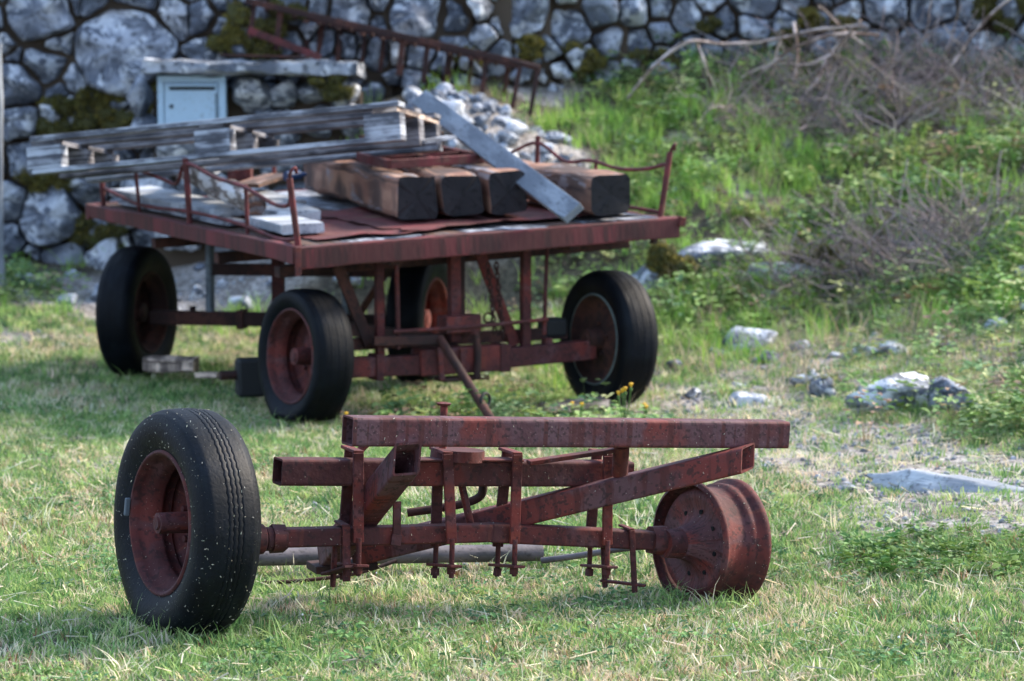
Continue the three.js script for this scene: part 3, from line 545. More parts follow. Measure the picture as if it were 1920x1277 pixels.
function wheel(root, c, axis, { R = 0.335, r0 = 0.205, w = 0.19, tyreMat = M.tyre, rimMat = M.rust, face = 'dish', groundY = -9, squash = 0.25, grooves = true, label, seed = 1, hubLen = 0.06, cap = 0.045 } = {}) {
  const m = wheelMatrix(c, axis), W = subgroup(root, 'wheel', label), h = w / 2, at = (y, x = 0, z = 0) => V3(x, y, z).applyMatrix4(m);
  part(root, 'tyre', tyreGeo(R, r0, w, m, { groundY, squash, grooves, seed }), tyreMat, W);
  const s = r0 / 0.205;
  const rim = face === 'dish'
    ? [[h * 0.8, r0 + 0.002], [h * 0.86, r0 - 0.003], [h * 0.84, r0 - 0.011], [h * 0.6, r0 - 0.016], [h * 0.42, r0 - 0.022], [h * 0.36, r0 - 0.04], [h * 0.05, r0 - 0.046], [-h * 0.05, r0 - 0.042], [-h * 0.12, r0 - 0.03], [-h * 0.4, r0 - 0.026], [-h * 0.5, r0 - 0.045], [-h * 0.62, 0.135 * s], [-h * 0.5, 0.1 * s], [-h * 0.36, 0.075 * s], [-h * 0.36, 0.03]]
    : [[h * 0.8, r0 + 0.002], [h * 0.86, r0 - 0.003], [h * 0.84, r0 - 0.011], [h * 0.5, r0 - 0.018], [h * 0.32, r0 - 0.035], [h * 0.15, 0.15 * s], [h * 0.3, 0.13 * s], [h * 0.35, 0.1 * s], [h * 0.5, 0.08 * s], [h * 0.55, 0.03]];
  const rm = part(root, 'rim', lathe(rim, m, 72, 0.0015, seed), rimMat, W);
  part(root, 'rim_back', lathe([[-h * 0.8, r0 + 0.002], [-h * 0.86, r0 - 0.003], [-h * 0.84, r0 - 0.011], [-h * 0.5, r0 - 0.02], [-h * 0.3, r0 - 0.045]], m, 48), rimMat, W);
  const f = face === 'dish' ? -h * 0.36 : h * 0.55;
  part(root, 'hub', [cyl(at(f - 0.01), at(f + hubLen), cap, cap * 0.92, 24), cyl(at(f + hubLen), at(f + hubLen + 0.006), cap * 0.6, cap * 0.55, 18)], rimMat, W);
  for (let k = 0; k < 5; k++) { const a = k * 1.2566 + 0.4, rr = 0.072 * s; part(root, 'wheel_nut', cyl(at(f, Math.cos(a) * rr, Math.sin(a) * rr), at(f + 0.016, Math.cos(a) * rr, Math.sin(a) * rr), 0.011, 0.011, 6), rimMat, W); }
  return { W, m, at };
}

// ---------------------------------------------------------------- the near axle frame
const AX = { o: V3(-0.952, 0.305, -7.12), d: V3(0.8954503, -0.0861782, -0.43674029), v: V3(0.07745645, 0.99627974, -0.03777804), w: V3(0.43837115, 0, 0.89879405) };
const A = (t, v, w = 0) => AX.o.clone().addScaledVector(AX.d, t).addScaledVector(AX.v, v).addScaledVector(AX.w, w);
{
  const fr = thing('trailer_axle_frame', 'rusted trailer axle frame with one tyre left, standing on the lawn in front', 'trailer axle', V3(-0.2, -0.05, -7.5));
  // cross tubes and the two drawbar tubes
  part(fr, 'front_beam', squareTube(A(0.4, 0.318, 0.2), A(1.9, 0.352, 0.2), 0.086, 0.006, AX.v), M.rustB);
  part(fr, 'rear_beam', squareTube(A(0.268, 0.169, 0), A(1.46, 0.189, 0), 0.08, 0.006, AX.v), M.rust);
  part(fr, 'drawbar_tube', mitre(squareTube(A(0.566, 0.248, 0.27), A(0.575, -0.13, -0.28), 0.08, 0.006, AX.v), A(0.566, 0.248, 0.27), A(0.575, -0.13, -0.28), V3(0.25, 0, 0.97)), M.rustB);
  part(fr, 'drawbar_tube', mitre(squareTube(A(1.735, 0.279, 0.27), A(0.66, -0.115, -0.27), 0.08, 0.006, AX.v), A(1.735, 0.279, 0.27), A(0.66, -0.115, -0.27), V3(0.85, 0, 0.53).normalize()), M.rustB);
  part(fr, 'drawbar_plate', bar(A(0.52, -0.17, -0.3), A(0.72, -0.15, -0.28), 0.025, 0.12, AX.v), M.rustDark);
  part(fr, 'added_tube_cap', bar(A(0.5755, -0.13, -0.281), A(0.5757, -0.135, -0.289), 0.078, 0.078, AX.v, 0.003), M.rustDark); part(fr, 'added_tube_cap', bar(A(0.659, -0.1155, -0.2705), A(0.645, -0.12, -0.277), 0.078, 0.078, AX.v, 0.003), M.rustDark);  // end plates added to close the far tube ends and keep the bores dark
  // axle
  part(fr, 'axle_beam', [bar(A(0.29, -0.03, 0), A(1.0, -0.006, 0), 0.056, 0.06, AX.v, 0.008), bar(A(0.98, -0.006, 0.001), A(1.6, -0.026, 0.001), 0.06, 0.062, AX.v, 0.008)], M.rust);
  part(fr, 'axle_collar', [cyl(A(0.262, -0.034, 0), A(0.305, -0.033, 0), 0.045, 0.043, 6), cyl(A(0.245, -0.035, 0), A(0.268, -0.034, 0), 0.036, 0.036, 24)], M.rust);
  part(fr, 'axle_collar', cyl(A(1.56, -0.025, 0), A(1.615, -0.026, 0), 0.046, 0.05, 8), M.rust);
  part(fr, 'axle_hub', [cyl(A(0.06, -0.04, 0), A(0.235, -0.035, 0), 0.055, 0.045, 24), cyl(A(0.2, -0.036, 0), A(0.24, -0.035, 0), 0.048, 0.04, 24)], M.rust);
  // clamps: a strap before and behind both beams, rods, plate and nuts below
  const clamps = [[0.5, 0.525, 0.0, 1], [0.795, 0.835, 0, 1], [1.033, 1.05, 0.01, 1], [1.352, 1.378, 0, 1]];
  clamps.forEach(([t0, t1], k) => {
    const g = subgroup(fr, 'clamp'), top = 0.238 + 0.004 * k;
    part(fr, 'front_strap', [bar(A(t0, top, 0.056), A(t1, -0.035, 0.05), 0.034, 0.012, AX.d, 0.003), bar(A(t0, top + 0.002, 0.06), A(t0 + 0.006, top + 0.004, -0.06), 0.01, 0.034, AX.v, 0.003)], M.rustRed, g);
    part(fr, 'rear_strap', bar(A(t0 + 0.02, top - 0.002, -0.055), A(t1 - 0.005, -0.06, -0.055), 0.036, 0.012, AX.d, 0.003), M.rust, g);
    part(fr, 'front_rod', rod([A(t1 - 0.002, -0.02, 0.056), A(t1 + 0.006, -0.135 - 0.006 * (k % 2), 0.054)], 0.0085, 10), M.rust, g);
    part(fr, 'rear_rod', rod([A(t1 - 0.006, -0.05, -0.05), A(t1 - 0.002, -0.165 + 0.006 * k, -0.05)], 0.0085, 10), M.rust, g);
    part(fr, 'clamp_plate', bar(A(t1 + 0.004, -0.1, 0.09), A(t1, -0.122, -0.085), 0.009, 0.042, AX.v, 0.003), M.rust, g);
    part(fr, 'nut', cyl(A(t1 + 0.003, -0.128, 0.056), A(t1 + 0.002, -0.108, 0.056), 0.015, 0.015, 6), M.rust, g);
    part(fr, 'nut', cyl(A(t1 - 0.002, -0.15, -0.05), A(t1 - 0.002, -0.128, -0.05), 0.015, 0.015, 6), M.rust, g);
  });
  // extra short straps on the axle
  const g2 = subgroup(fr, 'clamp'); part(fr, 'front_strap', [bar(A(0.487, 0.012, 0.036), A(0.5, -0.155, 0.04), 0.026, 0.008, AX.d, 0.003), bar(A(0.484, 0.014, 0.04), A(0.49, 0.016, -0.04), 0.008, 0.026, AX.v, 0.003)], M.rust, g2); part(fr, 'clamp_plate', bar(A(0.5, -0.105, 0.07), A(0.476, -0.15, -0.06), 0.009, 0.05, AX.v, 0.003), M.rust, g2); part(fr, 'rear_rod', rod([A(0.485, -0.04, -0.036), A(0.488, -0.185, -0.036)], 0.009, 8), M.rust, g2); part(fr, 'nut', cyl(A(0.5, -0.135, 0.042), A(0.5, -0.112, 0.042), 0.015, 0.015, 6), M.rust, g2);
  const g3 = subgroup(fr, 'clamp'); part(fr, 'front_strap', [bar(A(1.47, 0.012, 0.038), A(1.5, -0.19, 0.036), 0.02, 0.008, AX.d, 0.003), bar(A(1.468, 0.014, 0.04), A(1.472, 0.016, -0.04), 0.008, 0.022, AX.v, 0.003)], M.rust, g3); part(fr, 'rear_rod', rod([A(1.41, -0.04, -0.036), A(1.43, -0.185, -0.036)], 0.009, 8), M.rust, g3); part(fr, 'clamp_plate', bar(A(1.53, -0.165, 0.05), A(1.42, -0.165, -0.05), 0.008, 0.03, AX.v, 0.003), M.rust, g3);
  part(fr, 'angle_bracket', [bar(A(0.648, 0.09, 0.036), A(0.655, -0.015, 0.036), 0.026, 0.009, AX.d, 0.002), bar(A(0.655, -0.012, 0.038), A(0.65, -0.045, 0.044), 0.034, 0.008, AX.d, 0.002)], M.rust);
  // king bolt, its plates and the bits between the beams
  part(fr, 'king_bolt', [cyl(A(0.815, 0.2, -0.02), A(0.806, 0.385, -0.02), 0.0115, 0.0115, 16), cyl(A(0.806, 0.383, -0.02), A(0.8055, 0.389, -0.02), 0.019, 0.0235, 18), cyl(A(0.8055, 0.389, -0.02), A(0.8055, 0.393, -0.02), 0.0235, 0.012, 18)], M.rustOrange);
  part(fr, 'turning_plate', [cyl(A(0.86, 0.216, -0.01), A(0.86, 0.25, -0.01), 0.085, 0.083, 28), bar(A(0.66, 0.217, 0.02), A(1.06, 0.226, 0.02), 0.008, 0.07, AX.v)], M.rust);
  part(fr, 'curved_lug', rod([A(0.53, 0.2, -0.03), A(0.55, 0.245, -0.03), A(0.59, 0.27, -0.03), A(0.63, 0.27, -0.03)], 0.012), M.rustOrange);
  part(fr, 'flat_brace', bar(A(1.06, 0.224, 0.08), A(1.33, 0.278, 0.14), 0.014, 0.05, AX.v), M.rust);
  part(fr, 'spacer_pipe', cyl(A(1.375, 0.2, 0.1), A(1.335, 0.3, 0.17), 0.026, 0.025, 20), M.rustOrange);
  part(fr, 'brace_rod', rod([A(0.895, 0.14, -0.04), A(0.94, -0.01, -0.03)], 0.012, 12), M.rust);
  part(fr, 'hook_bar', rod([A(1.0, 0.14, -0.1), A(1.0, 0.095, -0.11), A(0.97, 0.07, -0.13), A(0.88, 0.04, -0.18), A(0.8, 0.02, -0.22)], 0.014, 8), M.rustDark);
  part(fr, 'tube_stud', cyl(A(1.17, 0.03, -0.03), A(1.17, 0.055, -0.03), 0.008, 0.008, 10), M.rust);
  // left wheel with its tyre
  const wl = wheel(fr, A(-0.008, 0.012, 0), V3(-0.845, 0.06, 0.535), { R: 0.335, r0: 0.212, w: 0.2, groundY: 0.0, squash: 0.2, hubLen: 0.125, cap: 0.033, label: 'wheel still wearing its worn black tyre' });
  part(fr, 'wheel_weight', uvBox(new RoundedBoxGeometry(0.012, 0.016, 0.055, 2, 0.004)).translate(0, 0.096, 0).applyMatrix4(new THREE.Matrix4().makeRotationY(0)).applyMatrix4(new THREE.Matrix4().makeTranslation(0.206, 0, 0)).applyMatrix4(new THREE.Matrix4().makeRotationY(-0.1)).applyMatrix4(wl.m), M.greyPipe, wl.W);
  // right rim without a tyre
  {
    const c = A(1.79, -0.03, 0), axis = V3(-0.84, 0.07, 0.54), m = wheelMatrix(c, axis), W = subgroup(fr, 'wheel', 'bare rusted rim without a tyre'), at = (y, x = 0, z = 0) => V3(x, y, z).applyMatrix4(m);
    part(fr, 'rim', lathe([[0.098, 0.19], [0.094, 0.2], [0.084, 0.204], [0.078, 0.197], [0.07, 0.19], [0.056, 0.188], [0.044, 0.184], [0.03, 0.18], [-0.004, 0.178], [-0.014, 0.184], [-0.022, 0.192], [-0.034, 0.193], [-0.046, 0.19], [-0.054, 0.194], [-0.062, 0.204], [-0.072, 0.209], [-0.084, 0.208], [-0.09, 0.2]], m, 96, 0.004, 3), M.rust, W);
    part(fr, 'disc', lathe([[0.05, 0.182], [0.074, 0.165], [0.07, 0.14], [0.062, 0.115], [0.07, 0.09], [0.085, 0.07], [0.1, 0.06], [0.118, 0.054], [0.13, 0.05], [0.132, 0.0]], m, 72, 0.003, 5), M.rustB, W);
    for (let k = 0; k < 8; k++) { const a = k * 0.7854 + 0.2, r = 0.105; part(fr, 'vent_hole', cyl(at(0.06, Math.cos(a) * r, Math.sin(a) * r), at(0.0672, Math.cos(a) * r, Math.sin(a) * r), 0.008, 0.008, 12), M.blackGap, W); }
    part(fr, 'hub', [cyl(at(0.1), at(0.19), 0.05, 0.046, 24), cyl(at(-0.13), at(-0.06), 0.035, 0.045, 20)], M.rust, W);
    part(fr, 'valve_stub', rod([at(-0.07, 0.06, 0.03), at(-0.125, 0.06, 0.03)], 0.007, 8), M.rust, W);
  }
}
// pipe and rods lying behind the axle
single('steel_pipe', cyl(V3(-1.02, 0.06, -7.95), V3(0.1, 0.004, -8.36), 0.03, 0.03, 24), M.pipe, 'grey brown steel pipe lying in the grass behind the rusted axle', 'pipe');
single('bent_rod', rod([V3(0.1, -0.01, -8.28), V3(0.22, 0.01, -8.26), V3(0.36, 0.04, -8.22), V3(0.46, 0.055, -8.2)], 0.011, 8), M.pipe, 'thin bent rod running right from the end of the grey pipe', 'rod');
single('thin_cable', rod([V3(-0.82, -0.005, -7.85), V3(-0.66, 0.0, -7.88), V3(-0.5, 0.02, -7.9), V3(-0.38, 0.05, -7.95)], 0.0065, 8), M.rustDark, 'thin dark rod on the grass beside the tyred wheel', 'rod');

// ---------------------------------------------------------------- the wagon
const DK = { o: V3(-0.98411789, 0.87875687, -11.75), u: V3(0.88690175, 0.04877056, -0.45937644), v: V3(-0.46104242, 0.03086763, -0.88684107), n: V3(-0.02907187, 0.99833292, 0.04986185) };
const K = (a, b, n) => DK.o.clone().addScaledVector(DK.u, a).addScaledVector(DK.v, b).addScaledVector(DK.n, n);
const FA = { o: V3(-1.021, 0, -12.05), d: V3(0.8903, 0, -0.45537), n: V3(0.45537, 0, 0.8903) };
const F = (t, y, w = 0) => FA.o.clone().addScaledVector(FA.d, t).addScaledVector(FA.n, w).setY(y);
{
  const wg = thing('farm_wagon', 'old flatbed farm wagon with rusted red frame and loaded deck', 'wagon', V3(-0.9, 0, -13.2));
  const Wd = 2.068, L = 3.24;
  const rb = (p, q, h, w, o) => solid(rough(p, q, h, w, { up: DK.n, amp: 0.006, round: 0.14, freq: 6, nx: 24, sx: 1.2, sy: 1.6, ...o }));
  part(wg, 'front_sill', rb(K(-0.035, 0.03, -0.055), K(Wd + 0.02, 0.03, -0.055), 0.108, 0.06, { seed: 1 }), M.rustPaint);
  part(wg, 'side_sill', rb(K(-0.02, 0.062, -0.045), K(-0.02, L, -0.04), 0.085, 0.055, { seed: 2, taper: 0.95 }), M.rustPaint);
  part(wg, 'side_sill', rb(K(Wd - 0.02, 0.062, -0.05), K(Wd - 0.02, L, -0.05), 0.09, 0.055, { seed: 3 }), M.rustPaint);
  part(wg, 'rear_sill', rb(K(-0.05, L + 0.03, -0.045), K(Wd + 0.02, L + 0.03, -0.05), 0.09, 0.055, { seed: 4 }), M.rustPaint);
  part(wg, 'corner_bracket', bar(K(-0.048, -0.004, 0.0), K(-0.052, -0.006, -0.14), 0.03, 0.012, DK.u, 0.003), M.rust); part(wg, 'end_bolt', bar(K(Wd + 0.01, 0.0, -0.02), K(Wd + 0.05, 0.0, -0.03), 0.05, 0.03, DK.n, 0.006), M.rustOrange); part(wg, 'tie_bolt', cyl(K(Wd - 0.12, 0.03, -0.13), K(Wd - 0.12, 0.03, -0.1), 0.02, 0.02, 8), M.rustDark);
  for (let k = 0; k < 9; k++) { const a = 0.02 + (k + 0.5) * (Wd - 0.06) / 9, e = 0.02 * ((k * 7) % 5); part(wg, 'deck_board', board(K(a, 0.068 + e, -0.018), K(a, L - 0.02 - e, -0.018), 0.028, 0.212, DK.n), k % 3 ? M.greyWood : M.darkWood); }
  for (const a of [0.5, 1.5]) part(wg, 'deck_beam', bar(K(a, 0.07, -0.09), K(a, L, -0.09), 0.09, 0.06, DK.n), M.rustDark);
  for (const b of [0.45, 1.3, 2.3]) part(wg, 'cross_beam', bar(K(0.02, b, -0.165), K(Wd - 0.04, b, -0.165), 0.055, 0.07, DK.n), M.rustDark);
  // side rails of bent rod
  const post = (a0, b0, a1, b1, n1, r) => part(wg, 'rail_post', rod([K(a0, b0, -0.04), K(a1, b1, n1)], r, 8), M.rustPaint);
  post(0.0, 0.1, -0.04, 0.085, 0.325, 0.016); post(0.0, 1.62, -0.03, 1.56, 0.35, 0.017); post(-0.005, 3.08, -0.02, 3.05, 0.3, 0.015);
  post(0.02, 2.5, 0.0, 2.48, 0.25, 0.011); post(0.03, 0.85, 0.02, 0.82, 0.25, 0.011);
  part(wg, 'rail_bar', rod([K(-0.03, 3.05, 0.27), K(-0.01, 2.5, 0.25), K(0, 2.0, 0.21), K(0, 1.8, 0.2), K(-0.03, 1.57, 0.32), K(-0.01, 1.2, 0.27), K(0, 0.8, 0.24), K(0.02, 0.4, 0.17), K(0, 0.2, 0.19), K(-0.035, 0.09, 0.24)], 0.0105, 8), M.rustPaint);
  part(wg, 'rail_bar', rod([K(0, 3.06, 0.1), K(0.02, 2.5, 0.04), K(0.02, 1.9, 0.05), K(0, 1.6, 0.06), K(0.02, 1.2, 0.05), K(0.03, 0.8, 0.03), K(0.03, 0.4, 0.0), K(0, 0.1, 0.03)], 0.0105, 8), M.rustPaint);
  part(wg, 'rail_hook', rod([K(-0.04, 0.085, 0.32), K(-0.04, 0.06, 0.36), K(-0.02, 0.06, 0.375), K(-0.0, 0.09, 0.35)], 0.008, 8), M.rustPaint);
  post(Wd - 0.03, 0.12, Wd + 0.03, 0.1, 0.33, 0.016); post(Wd, 1.55, Wd + 0.01, 1.52, 0.36, 0.014); post(Wd, 0.86, Wd + 0.01, 0.85, 0.26, 0.01); post(Wd - 0.02, 3.0, Wd, 3.0, 0.3, 0.014);
  part(wg, 'rail_bar', rod([K(Wd + 0.02, 0.11, 0.27), K(Wd + 0.01, 0.3, 0.235), K(Wd + 0.01, 0.6, 0.22), K(Wd, 0.9, 0.25), K(Wd + 0.01, 1.2, 0.23), K(Wd + 0.01, 1.53, 0.32), K(Wd, 1.9, 0.24), K(Wd, 2.4, 0.22), K(Wd, 3.0, 0.25)], 0.0105, 8), M.rustPaint);
  part(wg, 'rail_bar', rod([K(Wd - 0.03, 0.12, 0.02), K(Wd - 0.02, 0.8, 0.03), K(Wd - 0.01, 1.6, 0.02), K(Wd - 0.01, 3.0, 0.03)], 0.01, 8), M.rustPaint);
  part(wg, 'rail_hook', rod([K(Wd + 0.03, 0.1, 0.32), K(Wd + 0.035, 0.08, 0.36), K(Wd + 0.05, 0.08, 0.37), K(Wd + 0.055, 0.1, 0.34)], 0.008, 8), M.rustPaint);
  // front axle and turntable struts
  part(wg, 'front_axle', [bar(F(0.1, 0.255), F(0.72, 0.25), 0.1, 0.1, undefined, 0.008), bar(F(0.88, 0.255), F(1.62, 0.285), 0.1, 0.1, undefined, 0.008), bar(F(0.6, 0.262), F(1.05, 0.268), 0.135, 0.13, undefined, 0.01)], M.rust);
  for (const [t0, t1, y0, hh, ww] of [[0.36, 0.4, 0.25, 0.13, 0.12], [1.05, 1.11, 0.266, 0.14, 0.13], [1.33, 1.37, 0.315, 0.08, 0.06]]) part(wg, 'axle_collar', bar(F(t0, y0), F(t1, y0), hh, ww), M.rust);
  const strut = (p, q, h, w, mat = M.rust) => part(wg, 'strut', bar(p, q, h, w, V3(0.89, 0, -0.455), 0.004), mat);
  strut(F(0.4, 0.79), F(0.403, 0.3), 0.042, 0.04); strut(F(0.815, 0.8), F(0.818, 0.36), 0.055, 0.05); strut(F(1.225, 0.83), F(1.224, 0.31), 0.048, 0.045);
  strut(F(0.885, 0.8, -0.06), F(0.885, 0.38, -0.06), 0.035, 0.03, M.rustDark);
  strut(F(0.19, 0.76, -0.03), F(0.36, 0.36, -0.03), 0.06, 0.02, M.rustDark); strut(F(0.97, 0.82, -0.03), F(1.18, 0.32, -0.03), 0.06, 0.02, M.rustOrange);
  strut(F(0.62, 0.78, -0.5), F(0.5, 0.5, -0.2), 0.045, 0.02, M.rustDark);
  part(wg, 'thin_rod', rod([F(0.47, 0.77, 0.06), F(0.478, 0.34, 0.06)], 0.012), M.rust); part(wg, 'thin_rod', rod([F(1.325, 0.84, 0.05), F(1.31, 0.6, 0.06), F(1.302, 0.38, 0.06)], 0.011), M.rust);
  part(wg, 'cross_rod', rod([F(0.44, 0.43, 0.085), F(0.9, 0.44, 0.09), F(1.31, 0.46, 0.085)], 0.0105), M.rust);
  part(wg, 'pivot_block', [bar(F(0.73, 0.45, 0.03), F(0.93, 0.455, 0.03), 0.085, 0.12, undefined, 0.008), cyl(F(0.9, 0.4, 0.06), F(0.9, 0.5, 0.06), 0.03, 0.03, 16)], M.rust);
  part(wg, 'pivot_rod', rod([F(0.9, 0.44, 0.07), F(0.91, 0.3, 0.08), F(0.9, 0.17, 0.09)], 0.018), M.rustDark);
  part(wg, 'bolster', [bar(F(0.2, 0.36, -0.08), F(1.5, 0.37, -0.08), 0.06, 0.06), bar(F(0.72, 0.17, 0.02), F(0.98, 0.175, 0.02), 0.02, 0.12)], M.rustDark);
  part(wg, 'bracket_plate', [bar(F(0.7, 0.34, 0.07), F(0.715, 0.17, 0.07), 0.03, 0.02, V3(0.89, 0, -0.455)), bar(F(0.82, 0.33, 0.08), F(0.83, 0.17, 0.08), 0.025, 0.02, V3(0.89, 0, -0.455))], M.rust);
  part(wg, 'drawbar', rod([F(0.69, 0.385, 0.1), F(0.655, -0.02, 0.86)], 0.022, 12), M.rustDark); part(wg, 'steering_bar', bar(F(0.34, 0.385, 0.06), F(0.71, 0.38, 0.09), 0.045, 0.04), M.rustDark);
  part(wg, 'drawbar_ring', new THREE.TorusGeometry(0.034, 0.008, 8, 20).rotateY(0.9).translate(...F(0.685, 0.13, 0.62).toArray()), M.blackMetal);
  // hanging chains: every link
  for (const [t, w0, n] of [[0.995, 0.03, 13], [1.045, 0.025, 14]]) for (let k = 0; k < n; k++) {
    const l = new THREE.TorusGeometry(0.011, 0.0042, 6, 12).scale(1, 1.6, 1).rotateY((k % 2) * 1.57 + 0.4), p = F(t + 0.003 * k, 0.74 - k * 0.0275, w0);
    part(wg, 'chain_link', l.translate(p.x, p.y, p.z), M.rustDark);
  }
  part(wg, 'chain_ring', new THREE.TorusGeometry(0.024, 0.006, 8, 18).rotateY(0.3).translate(...F(1.02, 0.47, -0.02).toArray()), M.rustDark);
  // rear axle and posts
  const RL = V3(-2.174, 0.365, -14.2), RR = V3(-0.515, 0.35, -13.9), ra = (k, y) => RL.clone().lerp(RR, k).setY(y);
  part(wg, 'rear_axle', [bar(ra(0.05, 0.338), ra(0.95, 0.33), 0.08, 0.09, undefined, 0.006), bar(ra(0.36, 0.333), ra(0.385, 0.333), 0.11, 0.11), bar(ra(0.19, 0.38), ra(0.205, 0.38), 0.05, 0.05)], M.rustDark);
  part(wg, 'rear_post', cyl(ra(0.26, 0.37), ra(0.262, 0.85), 0.026, 0.026, 16), M.greyPipe); part(wg, 'rear_post', cyl(ra(0.74, 0.37), ra(0.74, 0.9), 0.026, 0.026, 16), M.greyPipe);
  part(wg, 'rear_cross_bar', bar(ra(0.27, 0.62), ra(0.95, 0.62), 0.07, 0.04), M.rustDark);
  part(wg, 'rear_post', bar(V3(-1.27, 0.8, -13.3), V3(-1.27, 0.42, -13.3), 0.07, 0.05, V3(1, 0, 0)), M.rust);
  part(wg, 'reach_pole', bar(V3(-0.3, 0.34, -12.5), ra(0.5, 0.34), 0.07, 0.07), M.rustDark);
  strut(V3(-0.6, 0.78, -13.2), V3(-0.85, 0.4, -13.4), 0.04, 0.02, M.rustDark);
  // wheels
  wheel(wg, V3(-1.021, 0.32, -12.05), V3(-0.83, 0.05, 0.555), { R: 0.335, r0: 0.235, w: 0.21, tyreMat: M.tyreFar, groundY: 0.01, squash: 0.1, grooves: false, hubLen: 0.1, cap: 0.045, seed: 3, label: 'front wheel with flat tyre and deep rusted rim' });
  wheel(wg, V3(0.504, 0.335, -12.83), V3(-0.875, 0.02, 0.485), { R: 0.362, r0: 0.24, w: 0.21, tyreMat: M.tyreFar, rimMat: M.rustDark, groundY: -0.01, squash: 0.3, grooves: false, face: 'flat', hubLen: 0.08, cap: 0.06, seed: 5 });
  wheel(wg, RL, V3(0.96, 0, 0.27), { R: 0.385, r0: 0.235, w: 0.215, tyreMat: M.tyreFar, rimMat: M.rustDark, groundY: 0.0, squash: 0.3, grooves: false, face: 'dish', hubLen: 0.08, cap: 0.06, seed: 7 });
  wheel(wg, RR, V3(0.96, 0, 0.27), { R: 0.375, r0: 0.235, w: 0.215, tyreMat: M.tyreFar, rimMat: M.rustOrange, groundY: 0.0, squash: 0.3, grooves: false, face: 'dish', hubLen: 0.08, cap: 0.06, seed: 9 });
  part(wg, 'rim_ring', lathe([[0.088, 0.242], [0.094, 0.236], [0.092, 0.231]], wheelMatrix(V3(0.504, 0.335, -12.83), V3(-0.875, 0.02, 0.485)), 64, 0.001), M.ring, wg, 'ring of pale worn paint on the front right rim');
  // brake pods on the axle ends
  part(wg, 'brake_pod', bar(F(1.37, 0.4, -0.1), F(1.5, 0.4, -0.1), 0.1, 0.12, undefined, 0.02), M.blackMetal);
}
// things lying by the wagon wheels
{
  const b = thing('black_canister', 'black battered canister with rusted pipe stub behind the flat front tyre', 'canister', V3(-1.38, 0, -12.72));
  part(b, 'body', [bar(V3(-1.44, 0.14, -12.74), V3(-1.3, 0.14, -12.78), 0.2, 0.14, V3(0, 1, 0), 0.02)], M.blackMetal);
  part(b, 'pipe_stub', cyl(V3(-1.52, 0.155, -12.7), V3(-1.42, 0.155, -12.74), 0.025, 0.025, 14), M.rustDark);
}
single('wood_block', solid(rough(V3(-2.08, 0.1, -13.88), V3(-1.79, 0.095, -13.84), 0.075, 0.13, { amp: 0.012, round: 0.2, nx: 8, sx: 2, sy: 2 })), M.freshWood, 'pale split wood block wedged under the rear left tyre', 'wood block');
single('wood_offcut', board(V3(-1.76, 0.05, -13.72), V3(-1.63, 0.055, -13.66), 0.03, 0.09), M.freshWood, 'small pale wood offcut on the grass beside the split block', 'wood offcut');
single('wood_offcut', solid(rough(V3(0.16, 0.03, -12.35), V3(0.48, 0.04, -12.5), 0.04, 0.1, { amp: 0.012, nx: 8 })), M.freshWood, 'brown wood scrap on the ground left of the front right wheel', 'wood offcut');

